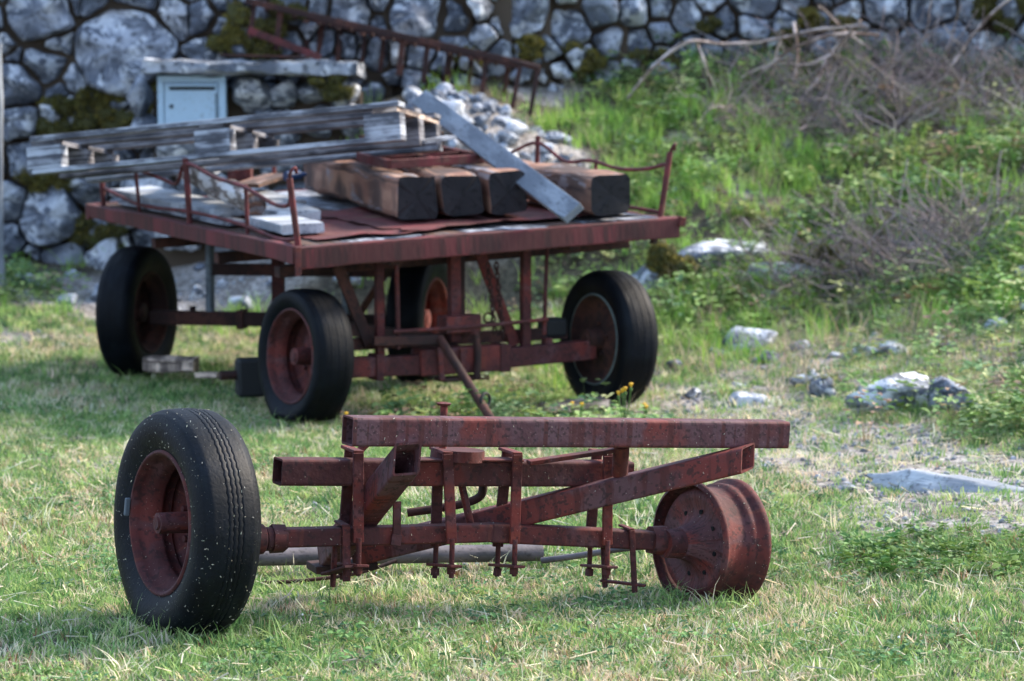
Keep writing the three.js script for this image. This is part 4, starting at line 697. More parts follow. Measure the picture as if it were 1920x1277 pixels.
// ---------------------------------------------------------------- load on the deck
{
  const timber = (f, b, h, w, n0, seed, label) => {
    const p = K(f[0], f[1], n0 + h / 2), q = K(b[0], b[1], n0 + h / 2), t = thing('timber_beam', label, 'timber', K(f[0], f[1], n0), 'squared timbers on the deck');
    const [s, , e] = rough(p, q, h, w, { up: DK.n, amp: 0.022, round: 0.27, freq: 6, nx: 40, sx: 0.6, sy: 1.2, seed });
    part(t, 'sawn_sides', s, M.warmWood); for (const f of e) part(t, 'end_grain', f, M.endWood, t, 'nearly black end grain');
  };
  timber([0.845, 0.53], [1.27, 2.8], 0.215, 0.205, 0.034, 1, 'leftmost squared timber on the wagon, orange-brown flank showing');
  timber([1.075, 0.47], [1.5, 2.75], 0.225, 0.215, 0.034, 2, 'second squared timber from the left on the wagon deck');
  timber([1.31, 0.42], [1.73, 2.7], 0.225, 0.205, 0.034, 3, 'third squared timber from the left, beside the grey plank');
  timber([1.71, 0.05], [1.93, 2.2], 0.2, 0.205, 0.04, 4, 'rightmost squared timber at the front right deck corner');
  // support under the pallet
  single('timber_offcut', solid(rough(K(1.15, 1.85, 0.335), K(1.62, 1.9, 0.335), 0.13, 0.16, { up: DK.n, amp: 0.008, nx: 8 })), M.darkWood, 'dark timber offcut lying across the timbers under the pallet', 'timber offcut');

  // curled rusted sheets
  const sheet = (a0, a1, b0, b1, n0, seed, label, ragged) => {
    const nx = 40, ny = 40, pos = [], uv = [], idx = [];
    for (let j = 0; j <= ny; j++) for (let i = 0; i <= nx; i++) {
      let a = lerp(a0, a1, i / nx), b = lerp(b0, b1, j / ny); if (j === 0) b += ragged * n3(a * 9, seed, 2) + 0.02; if (i === 0) a += ragged * n3(b * 9, seed, 5); if (i === nx) a += ragged * n3(b * 9, seed, 8);
      const lift = 0.014 * Math.max(0, n3(a * 4, b * 4, seed)) + (j < 4 ? (4 - j) * 0.004 * (0.5 + n3(a * 5, seed, 0)) : 0), p = K(a, b, n0 + lift);
      pos.push(p.x, p.y, p.z); uv.push(a * 1.1, b * 1.1);
    }
    for (let j = 0; j < ny; j++) for (let i = 0; i < nx; i++) { const k = j * (nx + 1) + i; idx.push(k, k + 1, k + nx + 1, k + 1, k + nx + 2, k + nx + 1); }
    const g = new THREE.BufferGeometry(); g.setAttribute('position', new THREE.Float32BufferAttribute(pos, 3)); g.setAttribute('uv', new THREE.Float32BufferAttribute(uv, 2)); g.setIndex(idx); g.computeVertexNormals();
    const low = g.clone(), lp = low.attributes.position; for (let i = 0; i < lp.count; i++) lp.setXYZ(i, lp.getX(i) - DK.n.x * 0.003, lp.getY(i) - DK.n.y * 0.003, lp.getZ(i) - DK.n.z * 0.003);
    single('rusted_sheet', [g, low], M.sheet, label, 'metal sheet');
  };
  sheet(0.13, 0.78, 0.14, 2.1, 0.004, 3, 'dull red rusted metal sheet on the deck left of the timbers', 0.05);
  sheet(0.62, 1.98, 0.2, 1.6, 0.014, 6, 'rusted metal sheet lying under the front ends of the timbers', 0.06);

  // pallet
  {
    const o = V3(-2.617, 1.185, -13.4), x = V3(2.036, 0.193, 0.5), Lx = x.length(); x.normalize();
    const z0 = V3(0.22, -0.085, -0.9).normalize(), y = z0.clone().cross(x).negate().normalize(); if (y.y < 0) y.negate(); const z = x.clone().cross(y).normalize().multiplyScalar(-1);
    const P = (a, b, c) => o.clone().addScaledVector(x, a).addScaledVector(y, b).addScaledVector(z, c), D = 0.8;
    const p = thing('wooden_pallet', 'grey weathered wooden pallet tilted across the wagon load', 'pallet', P(0, 0, 0));
    for (const c of [0.05, D / 2, D - 0.05]) {
      part(p, 'bottom_board', board(P(0, 0.012, c), P(Lx, 0.012, c), 0.026, 0.1, y), c > 0.1 && c < 0.5 ? M.shadedWood : M.greyWood);
      for (const a of [0.075, Lx / 2, Lx - 0.1]) part(p, 'block', board(P(a - 0.1, 0.087, c), P(a + 0.1, 0.087, c), 0.122, 0.1, y), c < 0.1 ? M.greyWood : M.shadedWood);
    }
    for (const a of [0.075, Lx / 2, Lx - 0.08]) part(p, 'stringer_board', board(P(a, 0.163, 0), P(a, 0.163, D), 0.026, 0.14, y), a > 1.5 ? M.freshWood : M.shadedWood);
    for (let k = 0; k < 3; k++) { const c = 0.055 + k * (D - 0.11) / 2; part(p, 'top_board', board(P(0.01 * (k % 3), 0.19, c), P(Lx - 0.012 * (k % 2), 0.19, c), 0.028, 0.12, y), k ? M.shadedWood : M.greyWood); }
  }
  // grey plank leaning over the load
  single('grey_plank', board(V3(0.305, 1.02, -12.16), V3(-0.53, 1.6, -14.25), 0.04, 0.115, V3(-0.62, 0.75, 0.2)), M.greyPlank, 'long smooth grey plank leaning diagonally over the timbers', 'plank');
  single('broken_slat', board(V3(-0.5, 1.36, -13.3), V3(-0.33, 1.385, -13.45), 0.018, 0.08), M.greyWood, 'short grey slat end sticking out right of the pallet', 'slat');

  // cast grate on the timbers
  {
    const g = thing('iron_grate', 'reddish rusted iron grate lying on the timbers under the pallet', 'grate', K(1.4, 2.2, 0.26)), C = [[0.9, 0.98], [1.46, 1.0], [1.72, 2.5], [1.2, 2.6]].map(([a, b]) => [a, b]);
    const q = (s, t, n = 0.292) => { const a0 = lerp(C[0][0], C[1][0], s), b0 = lerp(C[0][1], C[1][1], s), a1 = lerp(C[3][0], C[2][0], s), b1 = lerp(C[3][1], C[2][1], s); return K(lerp(a0, a1, t), lerp(b0, b1, t), n); };
    for (const s of [0, 1]) part(g, 'frame_bar', bar(q(s, 0), q(s, 1), 0.05, 0.03, DK.n), M.rustPaint);
    for (const t of [0, 1]) part(g, 'frame_bar', bar(q(0, t), q(1, t), 0.048, 0.03, DK.n), M.rustPaint);
    part(g, 'inner_bar', bar(q(0.5, 0.02), q(0.5, 0.98), 0.04, 0.024, DK.n), M.rustPaint);
    for (const t of [0.25, 0.5, 0.75]) part(g, 'inner_bar', bar(q(0.02, t), q(0.98, t), 0.038, 0.022, DK.n), M.rustPaint);
  }
  // left part of the load
  const slab = (p, q, h, w, o = {}) => solid(rough(p, q, h, w, { up: DK.n, amp: 0.008, round: 0.13, freq: 6, nx: 12, sx: 1.5, sy: 1.5, ...o }));
  single('stone_slab', slab(K(0.16, 0.42, 0.045), K(0.2, 0.98, 0.05), 0.05, 0.22, { seed: 1 }), M.concrete, 'small pale slab at the front left corner of the deck', 'slab');
  single('stone_slab', slab(K(0.36, 0.95, 0.055), K(0.42, 1.75, 0.06), 0.06, 0.24, { seed: 2 }), M.concrete, 'pale slab behind the corner slab, beside the red sheet', 'slab');
  single('stone_slab', slab(K(0.55, 1.75, 0.05), K(0.6, 2.45, 0.06), 0.05, 0.36, { seed: 3 }), M.concrete, 'wide grey slab at mid deck under the wood board', 'slab');
  single('stone_slab', slab(K(0.2, 1.5, 0.05), K(0.17, 3.1, 0.08), 0.05, 0.26, { seed: 4, amp: 0.02 }), M.concrete, 'long grey slab along the left deck edge under the log', 'slab');
  single('old_plank', board(K(0.1, 1.15, 0.022), K(0.12, 3.0, 0.022), 0.02, 0.13, DK.n), M.greyWood, 'grey plank lying flat behind the left rail', 'plank');
  {
    const l = thing('short_log', 'short pale-barked log lying slanted behind the left rail', 'log', K(0.12, 1.0, 0.1)), [s, , e] = rough(K(0.13, 0.98, 0.13), K(0.3, 2.55, 0.23), 0.12, 0.12, { up: DK.n, amp: 0.02, round: 0.9, freq: 7, nx: 18, sx: 2, sy: 2, seed: 8 });
    part(l, 'bark', s, M.bark); for (const f of e) part(l, 'cut_end', f, M.darkWood);
  }
  single('wood_board', board(K(0.55, 2.2, 0.13), K(0.95, 2.7, 0.14), 0.025, 0.16, DK.n), M.warmWood, 'short tan board lying before the rusted can', 'board');
  {
    const c = thing('rusted_can', 'rusted red metal can with a bent handle on the deck', 'can', K(0.77, 2.85, 0.12)), b = K(0.77, 2.85, 0.1);
    part(c, 'body', bar(b.clone().add(V3(-0.07, 0.08, 0)), b.clone().add(V3(0.07, 0.08, 0)), 0.16, 0.13, V3(0, 1, 0), 0.012), M.rustOrange);
    part(c, 'handle', rod([b.clone().add(V3(0.03, 0.15, 0)), b.clone().add(V3(0.12, 0.17, 0)), b.clone().add(V3(0.19, 0.14, 0)), b.clone().add(V3(0.205, 0.02, 0))], 0.012), M.rustOrange);
  }
  single('blue_bottle', [cyl(K(0.86, 2.35, 0.16), K(0.96, 2.38, 0.16), 0.028, 0.028, 18), cyl(K(0.96, 2.38, 0.16), K(1.0, 2.39, 0.16), 0.014, 0.012, 14)], M.blue, 'small dark blue bottle lying beside the timber', 'bottle');
  single('pale_board', board(K(0.35, 2.5, 0.2), K(0.75, 3.1, 0.22), 0.05, 0.2, DK.n), M.concrete, 'pale board at the rear of the deck under the pallet', 'board');
}

// ---------------------------------------------------------------- grass, weeds and moss
const leafMat = (o) => new THREE.MeshPhysicalMaterial({ side: THREE.DoubleSide, roughness: 0.9, transmission: 0.35, thickness: 0, specularIntensity: 0.4, ...o });
const MATG = leafMat({}), MATL = leafMat({ roughness: 0.75 });
function tuft(seed, n, hMin, hMax, wide, spread, lean, segs = 3) {
  const R = rng(seed), pos = [], nor = [], idx = [];
  for (let b = 0; b < n; b++) {
    const a = R() * 6.283, r = spread * Math.sqrt(R()), x0 = Math.cos(a) * r, z0 = Math.sin(a) * r, h = lerp(hMin, hMax, R()), dir = R() * 6.283, ln = lean * (0.3 + R()) * h, w = wide * (0.6 + 0.6 * R()), f = dir + 1.57 + (R() - 0.5) * 1.5, fx = Math.cos(f), fz = Math.sin(f), base = pos.length / 3;
    for (let s = 0; s <= segs; s++) {
      const t = s / segs, k = t * t, x = x0 + Math.cos(dir) * ln * k, z = z0 + Math.sin(dir) * ln * k, y = h * t * (1 - 0.25 * k * lean), ww = w * (1 - Math.pow(t, 1.6)) / 2 + 0.0002;
      if (s < segs) { pos.push(x - fx * ww, y, z - fz * ww, x + fx * ww, y, z + fz * ww); nor.push(-fz, 0.5, fx, -fz, 0.5, fx); } else { pos.push(x, y, z); nor.push(-fz, 0.5, fx); }
    }
    for (let s = 0; s < segs - 1; s++) { const q = base + s * 2; idx.push(q, q + 1, q + 2, q + 1, q + 3, q + 2); }
    const q = base + (segs - 1) * 2; idx.push(q, q + 1, q + 2);
  }
  const g = new THREE.BufferGeometry(); g.setAttribute('position', new THREE.Float32BufferAttribute(pos, 3)); g.setAttribute('normal', new THREE.Float32BufferAttribute(nor, 3)); g.setIndex(idx); return g;
}
function leafPlant(seed, n, height, leaf, spread, stems = true) { // ovate leaves, folded along the rib
  const R = rng(seed), pos = [], idx = [];
  const tri = (a, b, c) => { const k = pos.length / 3; pos.push(...a, ...b, ...c); idx.push(k, k + 1, k + 2); };
  for (let i = 0; i < n; i++) {
    const a = R() * 6.283, r = spread * Math.sqrt(R()), h = height * (0.25 + 0.75 * R()), L = leaf * (0.6 + 0.7 * R()), c = V3(Math.cos(a) * r, h, Math.sin(a) * r);
    const dir = V3(Math.cos(a + R() - 0.5), 0.5 * (R() - 0.35), Math.sin(a + R() - 0.5)).normalize(), sd = V3(-dir.z, 0.3 * (R() - 0.5), dir.x).normalize(), up = sd.clone().cross(dir).normalize(); if (up.y < 0) up.negate();
    const q = (l, s, u) => c.clone().addScaledVector(dir, l * L).addScaledVector(sd, s * L).addScaledVector(up, u * L).toArray();
    const A0 = q(0, 0, 0), B = q(0.35, 0.33, 0.12), B2 = q(0.35, -0.33, 0.12), C = q(0.7, 0.24, 0.08), C2 = q(0.7, -0.24, 0.08), T = q(1, 0, -0.06), Mi = q(0.5, 0, 0);
    tri(A0, Mi, B); tri(B, Mi, C); tri(C, Mi, T); tri(A0, B2, Mi); tri(B2, C2, Mi); tri(C2, T, Mi);
    if (stems) { const b = [c.x * 0.25, 0, c.z * 0.25], e = c.toArray(), w = 0.0018; tri([b[0] - w, 0, b[2]], [b[0] + w, 0, b[2]], e); }
  }
  const g = new THREE.BufferGeometry(); g.setAttribute('position', new THREE.Float32BufferAttribute(pos, 3)); g.setIndex(idx); g.computeVertexNormals(); return g;
}
const DUMMY = new THREE.Object3D(), COL = new THREE.Color();
// spots: list of [x, y, z, scale, colour, tilt]
function scatter(name, label, category, geo, mat, spots, seed) {
  if (!spots.length) return;
  const R = rng(seed), m = new THREE.InstancedMesh(geo, mat, spots.length);
  spots.forEach(([x, y, z, s, c, tilt = 0.12], i) => {
    DUMMY.position.set(x, y, z); DUMMY.rotation.set((R() - 0.5) * 2 * tilt, R() * 6.283, (R() - 0.5) * 2 * tilt); DUMMY.scale.set(s, s * (0.8 + 0.4 * R()), s); DUMMY.updateMatrix(); m.setMatrixAt(i, DUMMY.matrix);
    m.setColorAt(i, COL.setRGB(c[0], c[1], c[2]));
  });
  m.name = numbered(name); scene.add(m); mark(m, label, category, null, 'stuff');
}
function field(seed, perM2, d0, d1, fn) { // calls fn(x, d, R) at random places of the visible strip
  const R = rng(seed); for (let d = d0; d < d1; d += 0.25) { const hw = 0.25 * d + 0.45, n = Math.round(perM2 * 2 * hw * 0.25); for (let k = 0; k < n; k++) fn((R() * 2 - 1) * hw, d + R() * 0.25, R); }
}
const jitter = (c, R, k = 0.25) => { const f = 1 + (R() - 0.5) * 2 * k; return [c[0] * f * (1 + (R() - 0.5) * 0.2), c[1] * f, c[2] * f * (1 + (R() - 0.5) * 0.2)]; };
const dry = (x, d) => clamp(0.5 + 1.15 * n3(x * 0.9, 60, d * 0.9) + 0.5 * n3(x * 2.7, 63, d * 2.7), 0, 1);
{
  const green = [0.22, 0.39, 0.115], lime = [0.5, 0.62, 0.23], deep = [0.065, 0.165, 0.07], straw = [0.9, 0.84, 0.62], tan = [0.66, 0.5, 0.34];
  const lawn = [tuft(1, 15, 0.012, 0.036, 0.0038, 0.035, 0.8), tuft(2, 15, 0.01, 0.04, 0.0034, 0.04, 1.1), tuft(3, 13, 0.014, 0.044, 0.0042, 0.035, 0.7)], spots = [[], [], []];
  const add = (seed, per, d0, d1, sc) => field(seed, per, d0, d1, (x, d, R) => {
    const b = bare(x, d); if (R() < b * 0.8) return; const q = dry(x, d), t = R();
    const c = t < 0.1 + 0.42 * q ? mix(straw, tan, R()) : t < 0.68 ? mix(lime, green, R() * (1.2 - 0.7 * q)) : mix(green, deep, R());
    spots[Math.floor(R() * 3)].push([x, ground(x, d) - 0.002, -d, sc * (0.7 + 0.6 * R()), jitter(c, R), 0.3]);
  });
  add(11, 1500, 5.6, 9, 1); add(12, 1000, 9, 12.5, 1.15); add(13, 650, 12.5, 16.2, 1.4);
  lawn.forEach((g, i) => scatter('lawn_grass', 'short yellow-green lawn grass around the axle and wagon', 'grass', g, MATG, spots[i], 21 + i));

  // longer straws and tufts
  const tall = [tuft(5, 9, 0.05, 0.11, 0.004, 0.03, 0.9), tuft(6, 12, 0.05, 0.13, 0.0045, 0.05, 0.7)], ts = [[], []];
  field(31, 15, 5.6, 13, (x, d, R) => { if (bare(x, d) > 0.7) return; const q = n3(x * 1.4, 80, d * 1.4); if (q < 0.05 && R() > 0.3) return; ts[R() < 0.5 ? 0 : 1].push([x, ground(x, d), -d, 0.6 + 0.5 * R(), jitter(R() < 0.45 ? straw : mix(lime, green, R()), R), 0.3]); });
  { const R = rng(515); for (const [cx, cd, rx, rd, n] of [[-0.92, 6.98, 0.2, 0.14, 26], [0.66, 7.75, 0.24, 0.12, 34], [-1.0, 11.85, 0.24, 0.14, 26], [0.5, 12.65, 0.24, 0.14, 20], [-2.15, 13.95, 0.26, 0.16, 24]]) for (let k = 0; k < n; k++) { const a = R() * 6.283, x = cx + Math.cos(a) * rx * Math.sqrt(R()) * 1.2, d = cd + Math.sin(a) * rd; ts[k % 2].push([x, ground(x, d), -d, 0.5 + 0.6 * R(), jitter(mix(lime, green, R()), R), 0.4]); } }
  tall.forEach((g, i) => scatter('grass_tuft', 'longer tufts of grass and straw standing in the lawn', 'grass', g, MATG, ts[i], 41 + i));
  // clover and small broad leaves
  const cl = leafPlant(7, 9, 0.02, 0.016, 0.035, false), cs = [];
  field(33, 150, 5.6, 14, (x, d, R) => { if (bare(x, d) > 0.6) return; if (n3(x * 1.2, 90, d * 1.2) + 0.4 * n3(x * 4, 91, d * 4) < 0.02) return; cs.push([x, ground(x, d) + 0.012, -d, 0.8 + 0.7 * R(), jitter(mix(green, deep, R()), R, 0.3), 0.3]); });
  scatter('clover', 'patches of clover and low broad leaves in the lawn', 'ground cover', cl, MATL, cs, 51);
  // sorrel, reddish
  const sr = tuft(9, 4, 0.03, 0.07, 0.0035, 0.012, 0.4), ss = [];
  field(35, 60, 5.6, 12, (x, d, R) => { if (n3(x * 1.5, 95, d * 1.5) < 0.08 || bare(x, d) > 0.6) return; ss.push([x, ground(x, d), -d, 0.6 + 0.5 * R(), jitter([0.34, 0.13, 0.08], R), 0.3]); });
  scatter('sorrel', 'tiny reddish sorrel stems scattered through the lawn', 'ground cover', sr, MATG, ss, 53);
  // dead straw lying flat
  const litter = new THREE.BoxGeometry(0.07, 0.002, 0.003), ls = [];
  field(37, 120, 5.6, 13, (x, d, R) => { ls.push([x, ground(x, d) + 0.01 + 0.02 * R(), -d, 0.4 + 0.9 * R(), jitter(mix(straw, [0.6, 0.56, 0.46], R()), R), 0.5]); });
  scatter('straw_litter', 'dry straw pieces lying on the lawn', 'straw', litter, MATG, ls, 55);
  // daisies far too small to pick apart
  const dz = new THREE.IcosahedronGeometry(0.0035, 0), ds = [];
  field(38, 2.5, 5.8, 9, (x, d, R) => { if (n3(x * 1.1, 70, d * 1.1) < 0.1) return; ds.push([x, ground(x, d) + 0.04, -d, 0.7 + 0.6 * R(), [0.75, 0.76, 0.78], 0]); });
  scatter('daisy_buds', 'tiny white daisy buds in the lawn', 'flower', dz, std({ roughness: 0.9 }), ds, 57);
  // gravel
  const gv = rockGeo(61, 0.011, 0.008, 0.01, 1, 7), gs = [];
  field(39, 420, 7.5, 18, (x, d, R) => { const b = bare(x, d); if (R() > b * 0.8) return; gs.push([x, ground(x, d) + 0.002, -d, 0.4 + 1.4 * Math.pow(R(), 2.5), jitter([0.68, 0.67, 0.67], R, 0.4), 1]); });
  scatter('gravel', 'pale gravel in the bare patches of the ground', 'gravel', gv, std({ map: stoneMap, roughness: 1 }), gs, 59);

  // bank: tall bright grass, broadleaf weeds, dry twigs
  const bankG = [tuft(14, 14, 0.1, 0.26, 0.008, 0.06, 0.7, 4), tuft(15, 12, 0.08, 0.22, 0.009, 0.07, 0.9, 4)], bs = [[], []];
  const lush = (x, d) => (0.35 + 0.65 * sstep(-0.15, 0.25, n3(x * 1.8, 140, d * 1.8))) * sstep(1.05, 0.6, Math.hypot((x - 1.1) / 1.5, (d - 17.6) / 1.1) + 0.25 * wob(x, d));
  field(61, 170, 13, 19.2, (x, d, R) => {
    if (d > wallDist(x) - 0.1) return; const b = bare(x, d), q = Math.max(lush(x, d), 0.28 * sstep(-0.5, 1.2, x) * sstep(13, 14.5, d), 0.12 * sstep(15.4, 16.5, d)); if (R() > q || R() < b) return;
    bs[R() < 0.5 ? 0 : 1].push([x, ground(x, d) - 0.01, -d, 0.6 + 0.6 * R(), jitter(mix([0.22, 0.46, 0.08], [0.42, 0.58, 0.14], R()), R), 0.25]);
  });
  bankG.forEach((g, i) => scatter('bank_grass', 'tall bright green grass on the bank behind the wagon', 'grass', g, MATG, bs[i], 63 + i));
  const weeds = [leafPlant(17, 22, 0.16, 0.05, 0.1), leafPlant(18, 18, 0.22, 0.042, 0.1), leafPlant(19, 16, 0.1, 0.06, 0.1)], ws = [[], [], []];
  field(67, 165, 10.5, 19.2, (x, d, R) => {
    if (d > wallDist(x) - 0.08) return; const b = bare(x, d);
    const right = sstep(1.3, 2.6, x - (d - 12) * 0.02) * sstep(10.4, 12, d + 0.4 * x), hill = 0.5 * sstep(14, 15.6, d) * sstep(-0.3, 0.8, x), under = 0.5 * sstep(0.9, 0.4, Math.hypot((x + 0.15) / 0.9, (d - 12.1) / 0.7)), strip = 0.55 * sstep(1, 0.5, Math.hypot((x - 0.9) / 1.3, (d - 11.5) / 0.35)), left = 0.8 * sstep(1.1, 0.6, Math.hypot((x + 3.55) / 0.45, (d - 16.9) / 1.0));
    const brown = sstep(1.1, 0.5, Math.hypot((x - 3.1) / 1.5, (d - 18.3) / 1.0) + 0.3 * wob(x, d)), twigZone = sstep(1, 0.5, Math.hypot((x - 2.6) / 1.0, (d - 15.7) / 0.7)), q = Math.max(right * 0.8, hill, under, strip, left) * (0.35 + 0.95 * sstep(-0.2, 0.35, n3(x * 1.7, 110, d * 1.7) + 0.4 * n3(x * 4, 112, d * 4))) * (1 - 0.45 * twigZone) * (1 - 0.7 * brown);
    if (R() > q || R() < b * (x < -3 ? 0 : 0.8)) return; const k = R();
    const c = k < 0.5 ? mix([0.18, 0.33, 0.09], [0.34, 0.47, 0.15], R()) : k < 0.78 ? mix([0.1, 0.2, 0.08], [0.16, 0.27, 0.1], R()) : k < 0.93 ? mix([0.42, 0.52, 0.18], [0.52, 0.56, 0.26], R()) : [0.34, 0.24, 0.16];
    ws[Math.floor(R() * 3)].push([x, ground(x, d) - 0.01, -d, 0.5 + 0.75 * R(), jitter(c, R), 0.25]);
  });
  const stalk = tuft(23, 9, 0.1, 0.3, 0.0045, 0.08, 0.9, 3), sk = [];
  field(69, 40, 12.5, 19, (x, d, R) => { if (x < 0.4 || d > wallDist(x) - 0.1 || R() < 0.35 * bare(x, d) || n3(x * 2.2, 150, d * 2.2) < -0.1) return; sk.push([x, ground(x, d), -d, 0.6 + 0.6 * R(), jitter(mix([0.5, 0.42, 0.3], [0.3, 0.23, 0.2], R()), R), 0.7]); });
  scatter('dry_stalks', 'dry brown stalks standing among the bank weeds', 'stalks', stalk, MATG, sk, 79);
  weeds.forEach((g, i) => scatter('broadleaf_weeds', 'low leafy weeds covering the slope on the right', 'weeds', g, MATL, ws[i], 71 + i));
  // one dense green cushion of weeds at the right of the lawn
  const cw = []; { const R = rng(321); for (let k = 0; k < 130; k++) { const a = R() * 6.283, r = Math.sqrt(R()), x = 1.72 + Math.cos(a) * r * 0.62, d = 8.35 + Math.sin(a) * r * 0.42; cw.push([x, ground(x, d), -d, 0.35 + 0.3 * R(), jitter(mix([0.09, 0.2, 0.05], [0.18, 0.3, 0.07], R()), R), 0.3]); } }
  scatter('broadleaf_weeds', 'dense green weed patch at the right of the lawn', 'weeds', weeds[2], MATL, cw, 75);

  // dry twigs: thin bent stems
  const twig = (seed) => { const R = rng(seed), l = []; for (let k = 0; k < 7; k++) { const p = [V3((R() - 0.5) * 0.2, 0.02 + 0.08 * R(), (R() - 0.5) * 0.2)]; const dir = V3(R() - 0.5, 0.05 + 0.3 * R(), R() - 0.5).normalize(); for (let s = 1; s < 5; s++) p.push(p[s - 1].clone().addScaledVector(dir, 0.1).add(V3((R() - 0.5) * 0.09, (R() - 0.6) * 0.07, (R() - 0.5) * 0.09))); const c = new THREE.CatmullRomCurve3(p); l.push(clean(new THREE.TubeGeometry(c, 10, 0.0018 + 0.0018 * R(), 4))); } return mergeGeometries(l); };
  const tw = [twig(5), twig(6)], tsp = [[], []];
  field(81, 120, 14.3, 19.1, (x, d, R) => {
    if (d > wallDist(x)) return; const z1 = sstep(1, 0.4, Math.hypot((x - 2.5) / 1.1, (d - 15.6) / 0.75) + 0.3 * wob(x, d)), z2 = sstep(1.1, 0.4, Math.hypot((x - 3.0) / 1.7, (d - 18.4) / 0.9) + 0.3 * wob(x, d)); if (R() > Math.max(z1, z2 * 0.8)) return;
    tsp[R() < 0.5 ? 0 : 1].push([x, ground(x, d) - 0.02, -d, 0.6 + 0.7 * R(), jitter(mix([0.12, 0.1, 0.1], [0.36, 0.3, 0.29], R()), R), 0.6]);
  });
  tw.forEach((g, i) => scatter('dry_twigs', 'tangle of dry purplish brown twigs on the right bank', 'twigs', g, std({ roughness: 1 }), tsp[i], 83 + i));
}
// moss: lumps on the stones with a fuzz of short fronds
{
  const spots = [[-2.04, 2.11, 0.2], [-1.81, 2.07, 0.16], [-3.35, 1.43, 0.22], [-2.62, 1.6, 0.1], [-3.11, 1.56, 0.16], [-1.69, 2.27, 0.12], [0.16, 2.0, 0.11], [0.51, 1.91, 0.16], [1.52, 2.19, 0.07], [2.29, 2.26, 0.09], [2.6, 2.23, 0.09], [3.71, 2.32, 0.25], [-2.79, 1.68, 0.14], [-3.15, 0.62, 0.16], [-2.95, 0.56, 0.14], [-3.55, 1.01, 0.14], [-3.28, 1.05, 0.12], [-1.26, 1.72, 0.12], [-2.88, 1.51, 0.24], [1.09, 1.89, 0.16], [2.13, 2.08, 0.1], [-0.32, 1.92, 0.08]].map(([x, y, r]) => [x, y, -wallDist(x) + 0.12 + (x > -1.4 && x < -1.1 ? 0.85 : 0), r]);
  spots.push([0.98, ground(0.98, 15.75) + 0.2, -15.7, 0.17], [1.95, ground(1.95, 15.9) + 0.08, -15.85, 0.13], [-0.12, ground(-0.12, 17) + 0.1, -16.95, 0.1]);
  const lumps = [], fz = [], R = rng(64), tone = [[0.17, 0.15, 0.03], [0.28, 0.23, 0.05], [0.1, 0.1, 0.03]];
  spots.forEach(([x, y, z, r], i) => {
    for (let q = 0; q < 9; q++) {
    const a = R() * 6.283, rr = r * Math.sqrt(R()) * 0.95, k0 = r * (0.22 + 0.25 * R()), g = rockGeo(900 + i * 11 + q, k0 * 1.2, k0, 0.05 + 0.04 * R(), 2, 6, 0.4); lumps.push(g.translate(x + Math.cos(a) * rr * 1.15, y + Math.sin(a) * rr * 0.75, z - 0.03 + 0.04 * R()));
    const p = g.attributes.position, n = g.attributes.normal;
    for (let k = 0; k < 110 * r / 0.15; k++) { const q = Math.floor(R() * p.count); if (n.getZ(q) < -0.2) continue; fz.push([p.getX(q) + (R() - 0.5) * 0.03, p.getY(q) - 0.006, p.getZ(q), 0.7 + 0.7 * R(), jitter(mix(tone[i % 3], tone[(i + 1) % 3], R()), R, 0.35), 0.9]); }
    }
  });
  const m = new THREE.Mesh(mergeGeometries(lumps.map(clean)), std({ color: new THREE.Color().setRGB(0.06, 0.058, 0.018), roughness: 1 })); m.name = 'moss_bed'; scene.add(m); mark(m, 'olive brown moss cushions clinging to the wall stones', 'moss', null, 'stuff');
  scatter('moss_fronds', 'short fuzzy moss fronds on the wall stones', 'moss', tuft(77, 7, 0.015, 0.05, 0.009, 0.022, 0.9, 2), MATG, fz, 78);
}
// dry vine hanging on the wall
{
  const v = thing('dry_vine', 'dry leafless vine with pale looping stems before the wall', 'vine', V3(2.2, 1.6, -18.6));
  const S = [[[0.86, 1.62], [1.05, 1.86], [1.3, 2.04], [1.6, 2.03], [1.93, 2.06], [2.3, 2.14], [2.6, 2.16]], [[1.88, 1.4], [2.1, 1.58], [2.28, 1.76], [2.36, 1.92], [2.46, 2.05], [2.58, 2.2]], [[1.62, 1.62], [1.8, 1.66], [1.95, 1.78], [1.98, 1.95], [2.02, 2.12]], [[1.6, 1.7], [1.76, 1.72], [1.92, 1.86], [2.1, 2.0], [2.4, 2.1], [2.75, 2.1]], [[1.72, 1.78], [1.88, 1.86], [2.05, 1.92]], [[2.12, 2.2], [2.14, 1.95], [2.1, 1.75]], [[1.98, 1.9], [2.2, 1.88], [2.4, 1.96]], [[1.38, 2.03], [1.44, 1.88], [1.5, 1.72]], [[2.28, 2.32], [2.42, 2.2], [2.55, 2.1], [2.7, 2.0]], [[3.2, 1.7], [3.36, 1.95], [3.55, 2.2], [3.75, 2.4]], [[2.7, 1.72], [3.0, 1.75], [3.25, 1.7], [3.4, 1.6]]];
  S.forEach((s, i) => part(v, 'stem', rod(s.map(([x, y], k) => V3(x, y, -18.5 + 0.12 * Math.sin(k * 1.3 + i) + (i < 2 ? 0.1 : 0))), i < 2 ? 0.014 : 0.009 + 0.003 * (i % 2), 7), M.vine));
}
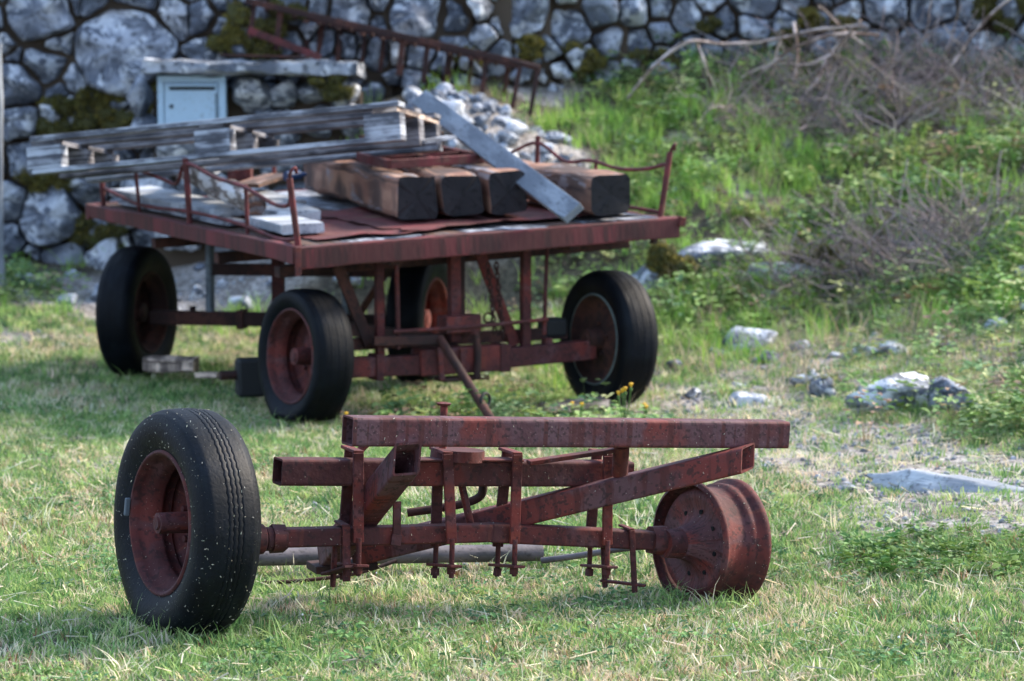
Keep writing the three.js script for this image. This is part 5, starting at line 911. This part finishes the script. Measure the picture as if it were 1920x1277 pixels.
// yellow flowers
{
  const stemM = leafMat({ color: new THREE.Color().setRGB(0.12, 0.22, 0.06) }), petal = std({ color: new THREE.Color().setRGB(0.75, 0.42, 0.03), roughness: 0.7 });
  const flower = (x, d, heads, label) => {
    const y = ground(x, d), f = thing('yellow_flower', label, 'flower', V3(x, y, -d), 'yellow wildflowers by the wagon'), j = V3(x, y + heads[0][1] * 0.45, -d);
    part(f, 'stem', rod([V3(x, y, -d), j], 0.004, 6), stemM);
    heads.forEach(([dx, h]) => {
      const p = V3(x + dx, y + h, -d + dx * 0.3); part(f, 'stem', rod([j, V3(x + dx * 0.7, y + h * 0.75, -d), p], 0.003, 6), stemM);
      part(f, 'flower_head', [new THREE.ConeGeometry(0.011, 0.02, 10, 1).rotateX(Math.PI).translate(p.x, p.y + 0.008, p.z), new THREE.SphereGeometry(0.0105, 10, 6).scale(1, 0.5, 1).translate(p.x, p.y + 0.018, p.z)], petal);
      part(f, 'bud_cup', new THREE.SphereGeometry(0.0075, 8, 6).scale(1, 1.6, 1).translate(p.x, p.y - 0.008, p.z), stemM);
    });
  };
  flower(0.52, 11.2, [[0.0, 0.27], [0.026, 0.29], [-0.03, 0.25], [-0.012, 0.262]], 'tallest yellow wildflower, before the front right wheel');
  flower(0.31, 11.6, [[0.022, 0.16], [-0.024, 0.162]], 'two-headed yellow wildflower left of the front right wheel');
  flower(0.64, 11.8, [[0.0, 0.13], [0.01, 0.12]], 'short yellow wildflower at the right edge of the front right tyre');
  flower(-0.79, 11.6, [[0.0, 0.1]], 'small yellow wildflower beside the flat front tyre');
}
// mown clippings stuck to the near tyre and beams
{
  const R = rng(88), spots = [], g = new THREE.BoxGeometry(0.008, 0.0012, 0.0014), meshes = [];
  scene.getObjectByName('trailer_axle_frame').traverse((o) => { if (o.isMesh && /tyre|beam|tube|rim|strap|disc/.test(o.name)) meshes.push(o); });
  for (const m of meshes) {
    const p = m.geometry.attributes.position, n = m.geometry.attributes.normal, o = scene.getObjectByName('trailer_axle_frame').position, tri = p.count / 3, a = V3(), b = V3(), c = V3(); let areas = [], tot = 0;
    for (let i = 0; i < tri; i++) { a.fromBufferAttribute(p, i * 3); b.fromBufferAttribute(p, i * 3 + 1); c.fromBufferAttribute(p, i * 3 + 2); tot += b.sub(a).cross(c.sub(a)).length() / 2; areas.push(tot); }
    const per = m.name === 'tyre' ? 2200 : m.name === 'rim' ? 700 : 420, cnt = Math.round(tot * per);
    for (let k = 0; k < cnt; k++) {
      const t = R() * tot; let lo = 0, hi = tri - 1; while (lo < hi) { const md = (lo + hi) >> 1; if (areas[md] < t) lo = md + 1; else hi = md; }
      let u = R(), v = R(); if (u + v > 1) { u = 1 - u; v = 1 - v; }
      a.fromBufferAttribute(p, lo * 3); b.fromBufferAttribute(p, lo * 3 + 1); c.fromBufferAttribute(p, lo * 3 + 2);
      const q = a.clone().addScaledVector(b.sub(a), u).addScaledVector(c.sub(a), v).add(o), nn = V3().fromBufferAttribute(n, lo * 3); if (q.y < 0.02) continue;
      q.addScaledVector(nn, nn.z > -0.2 ? 0.0006 : -0.0006); spots.push([q.x, q.y, q.z, 0.16 + 0.85 * Math.pow(R(), 4), jitter([0.6, 0.57, 0.46], R, 0.35), 3]);
    }
  }
  scatter('grass_clippings', 'dry mown clippings stuck to the near tyre and beams', 'clippings', g, std({ roughness: 1 }), spots, 89);
}

scene.traverse((o) => { if (o.isMesh) { o.castShadow = true; o.receiveShadow = true; } });
renderer.render(scene, camera);
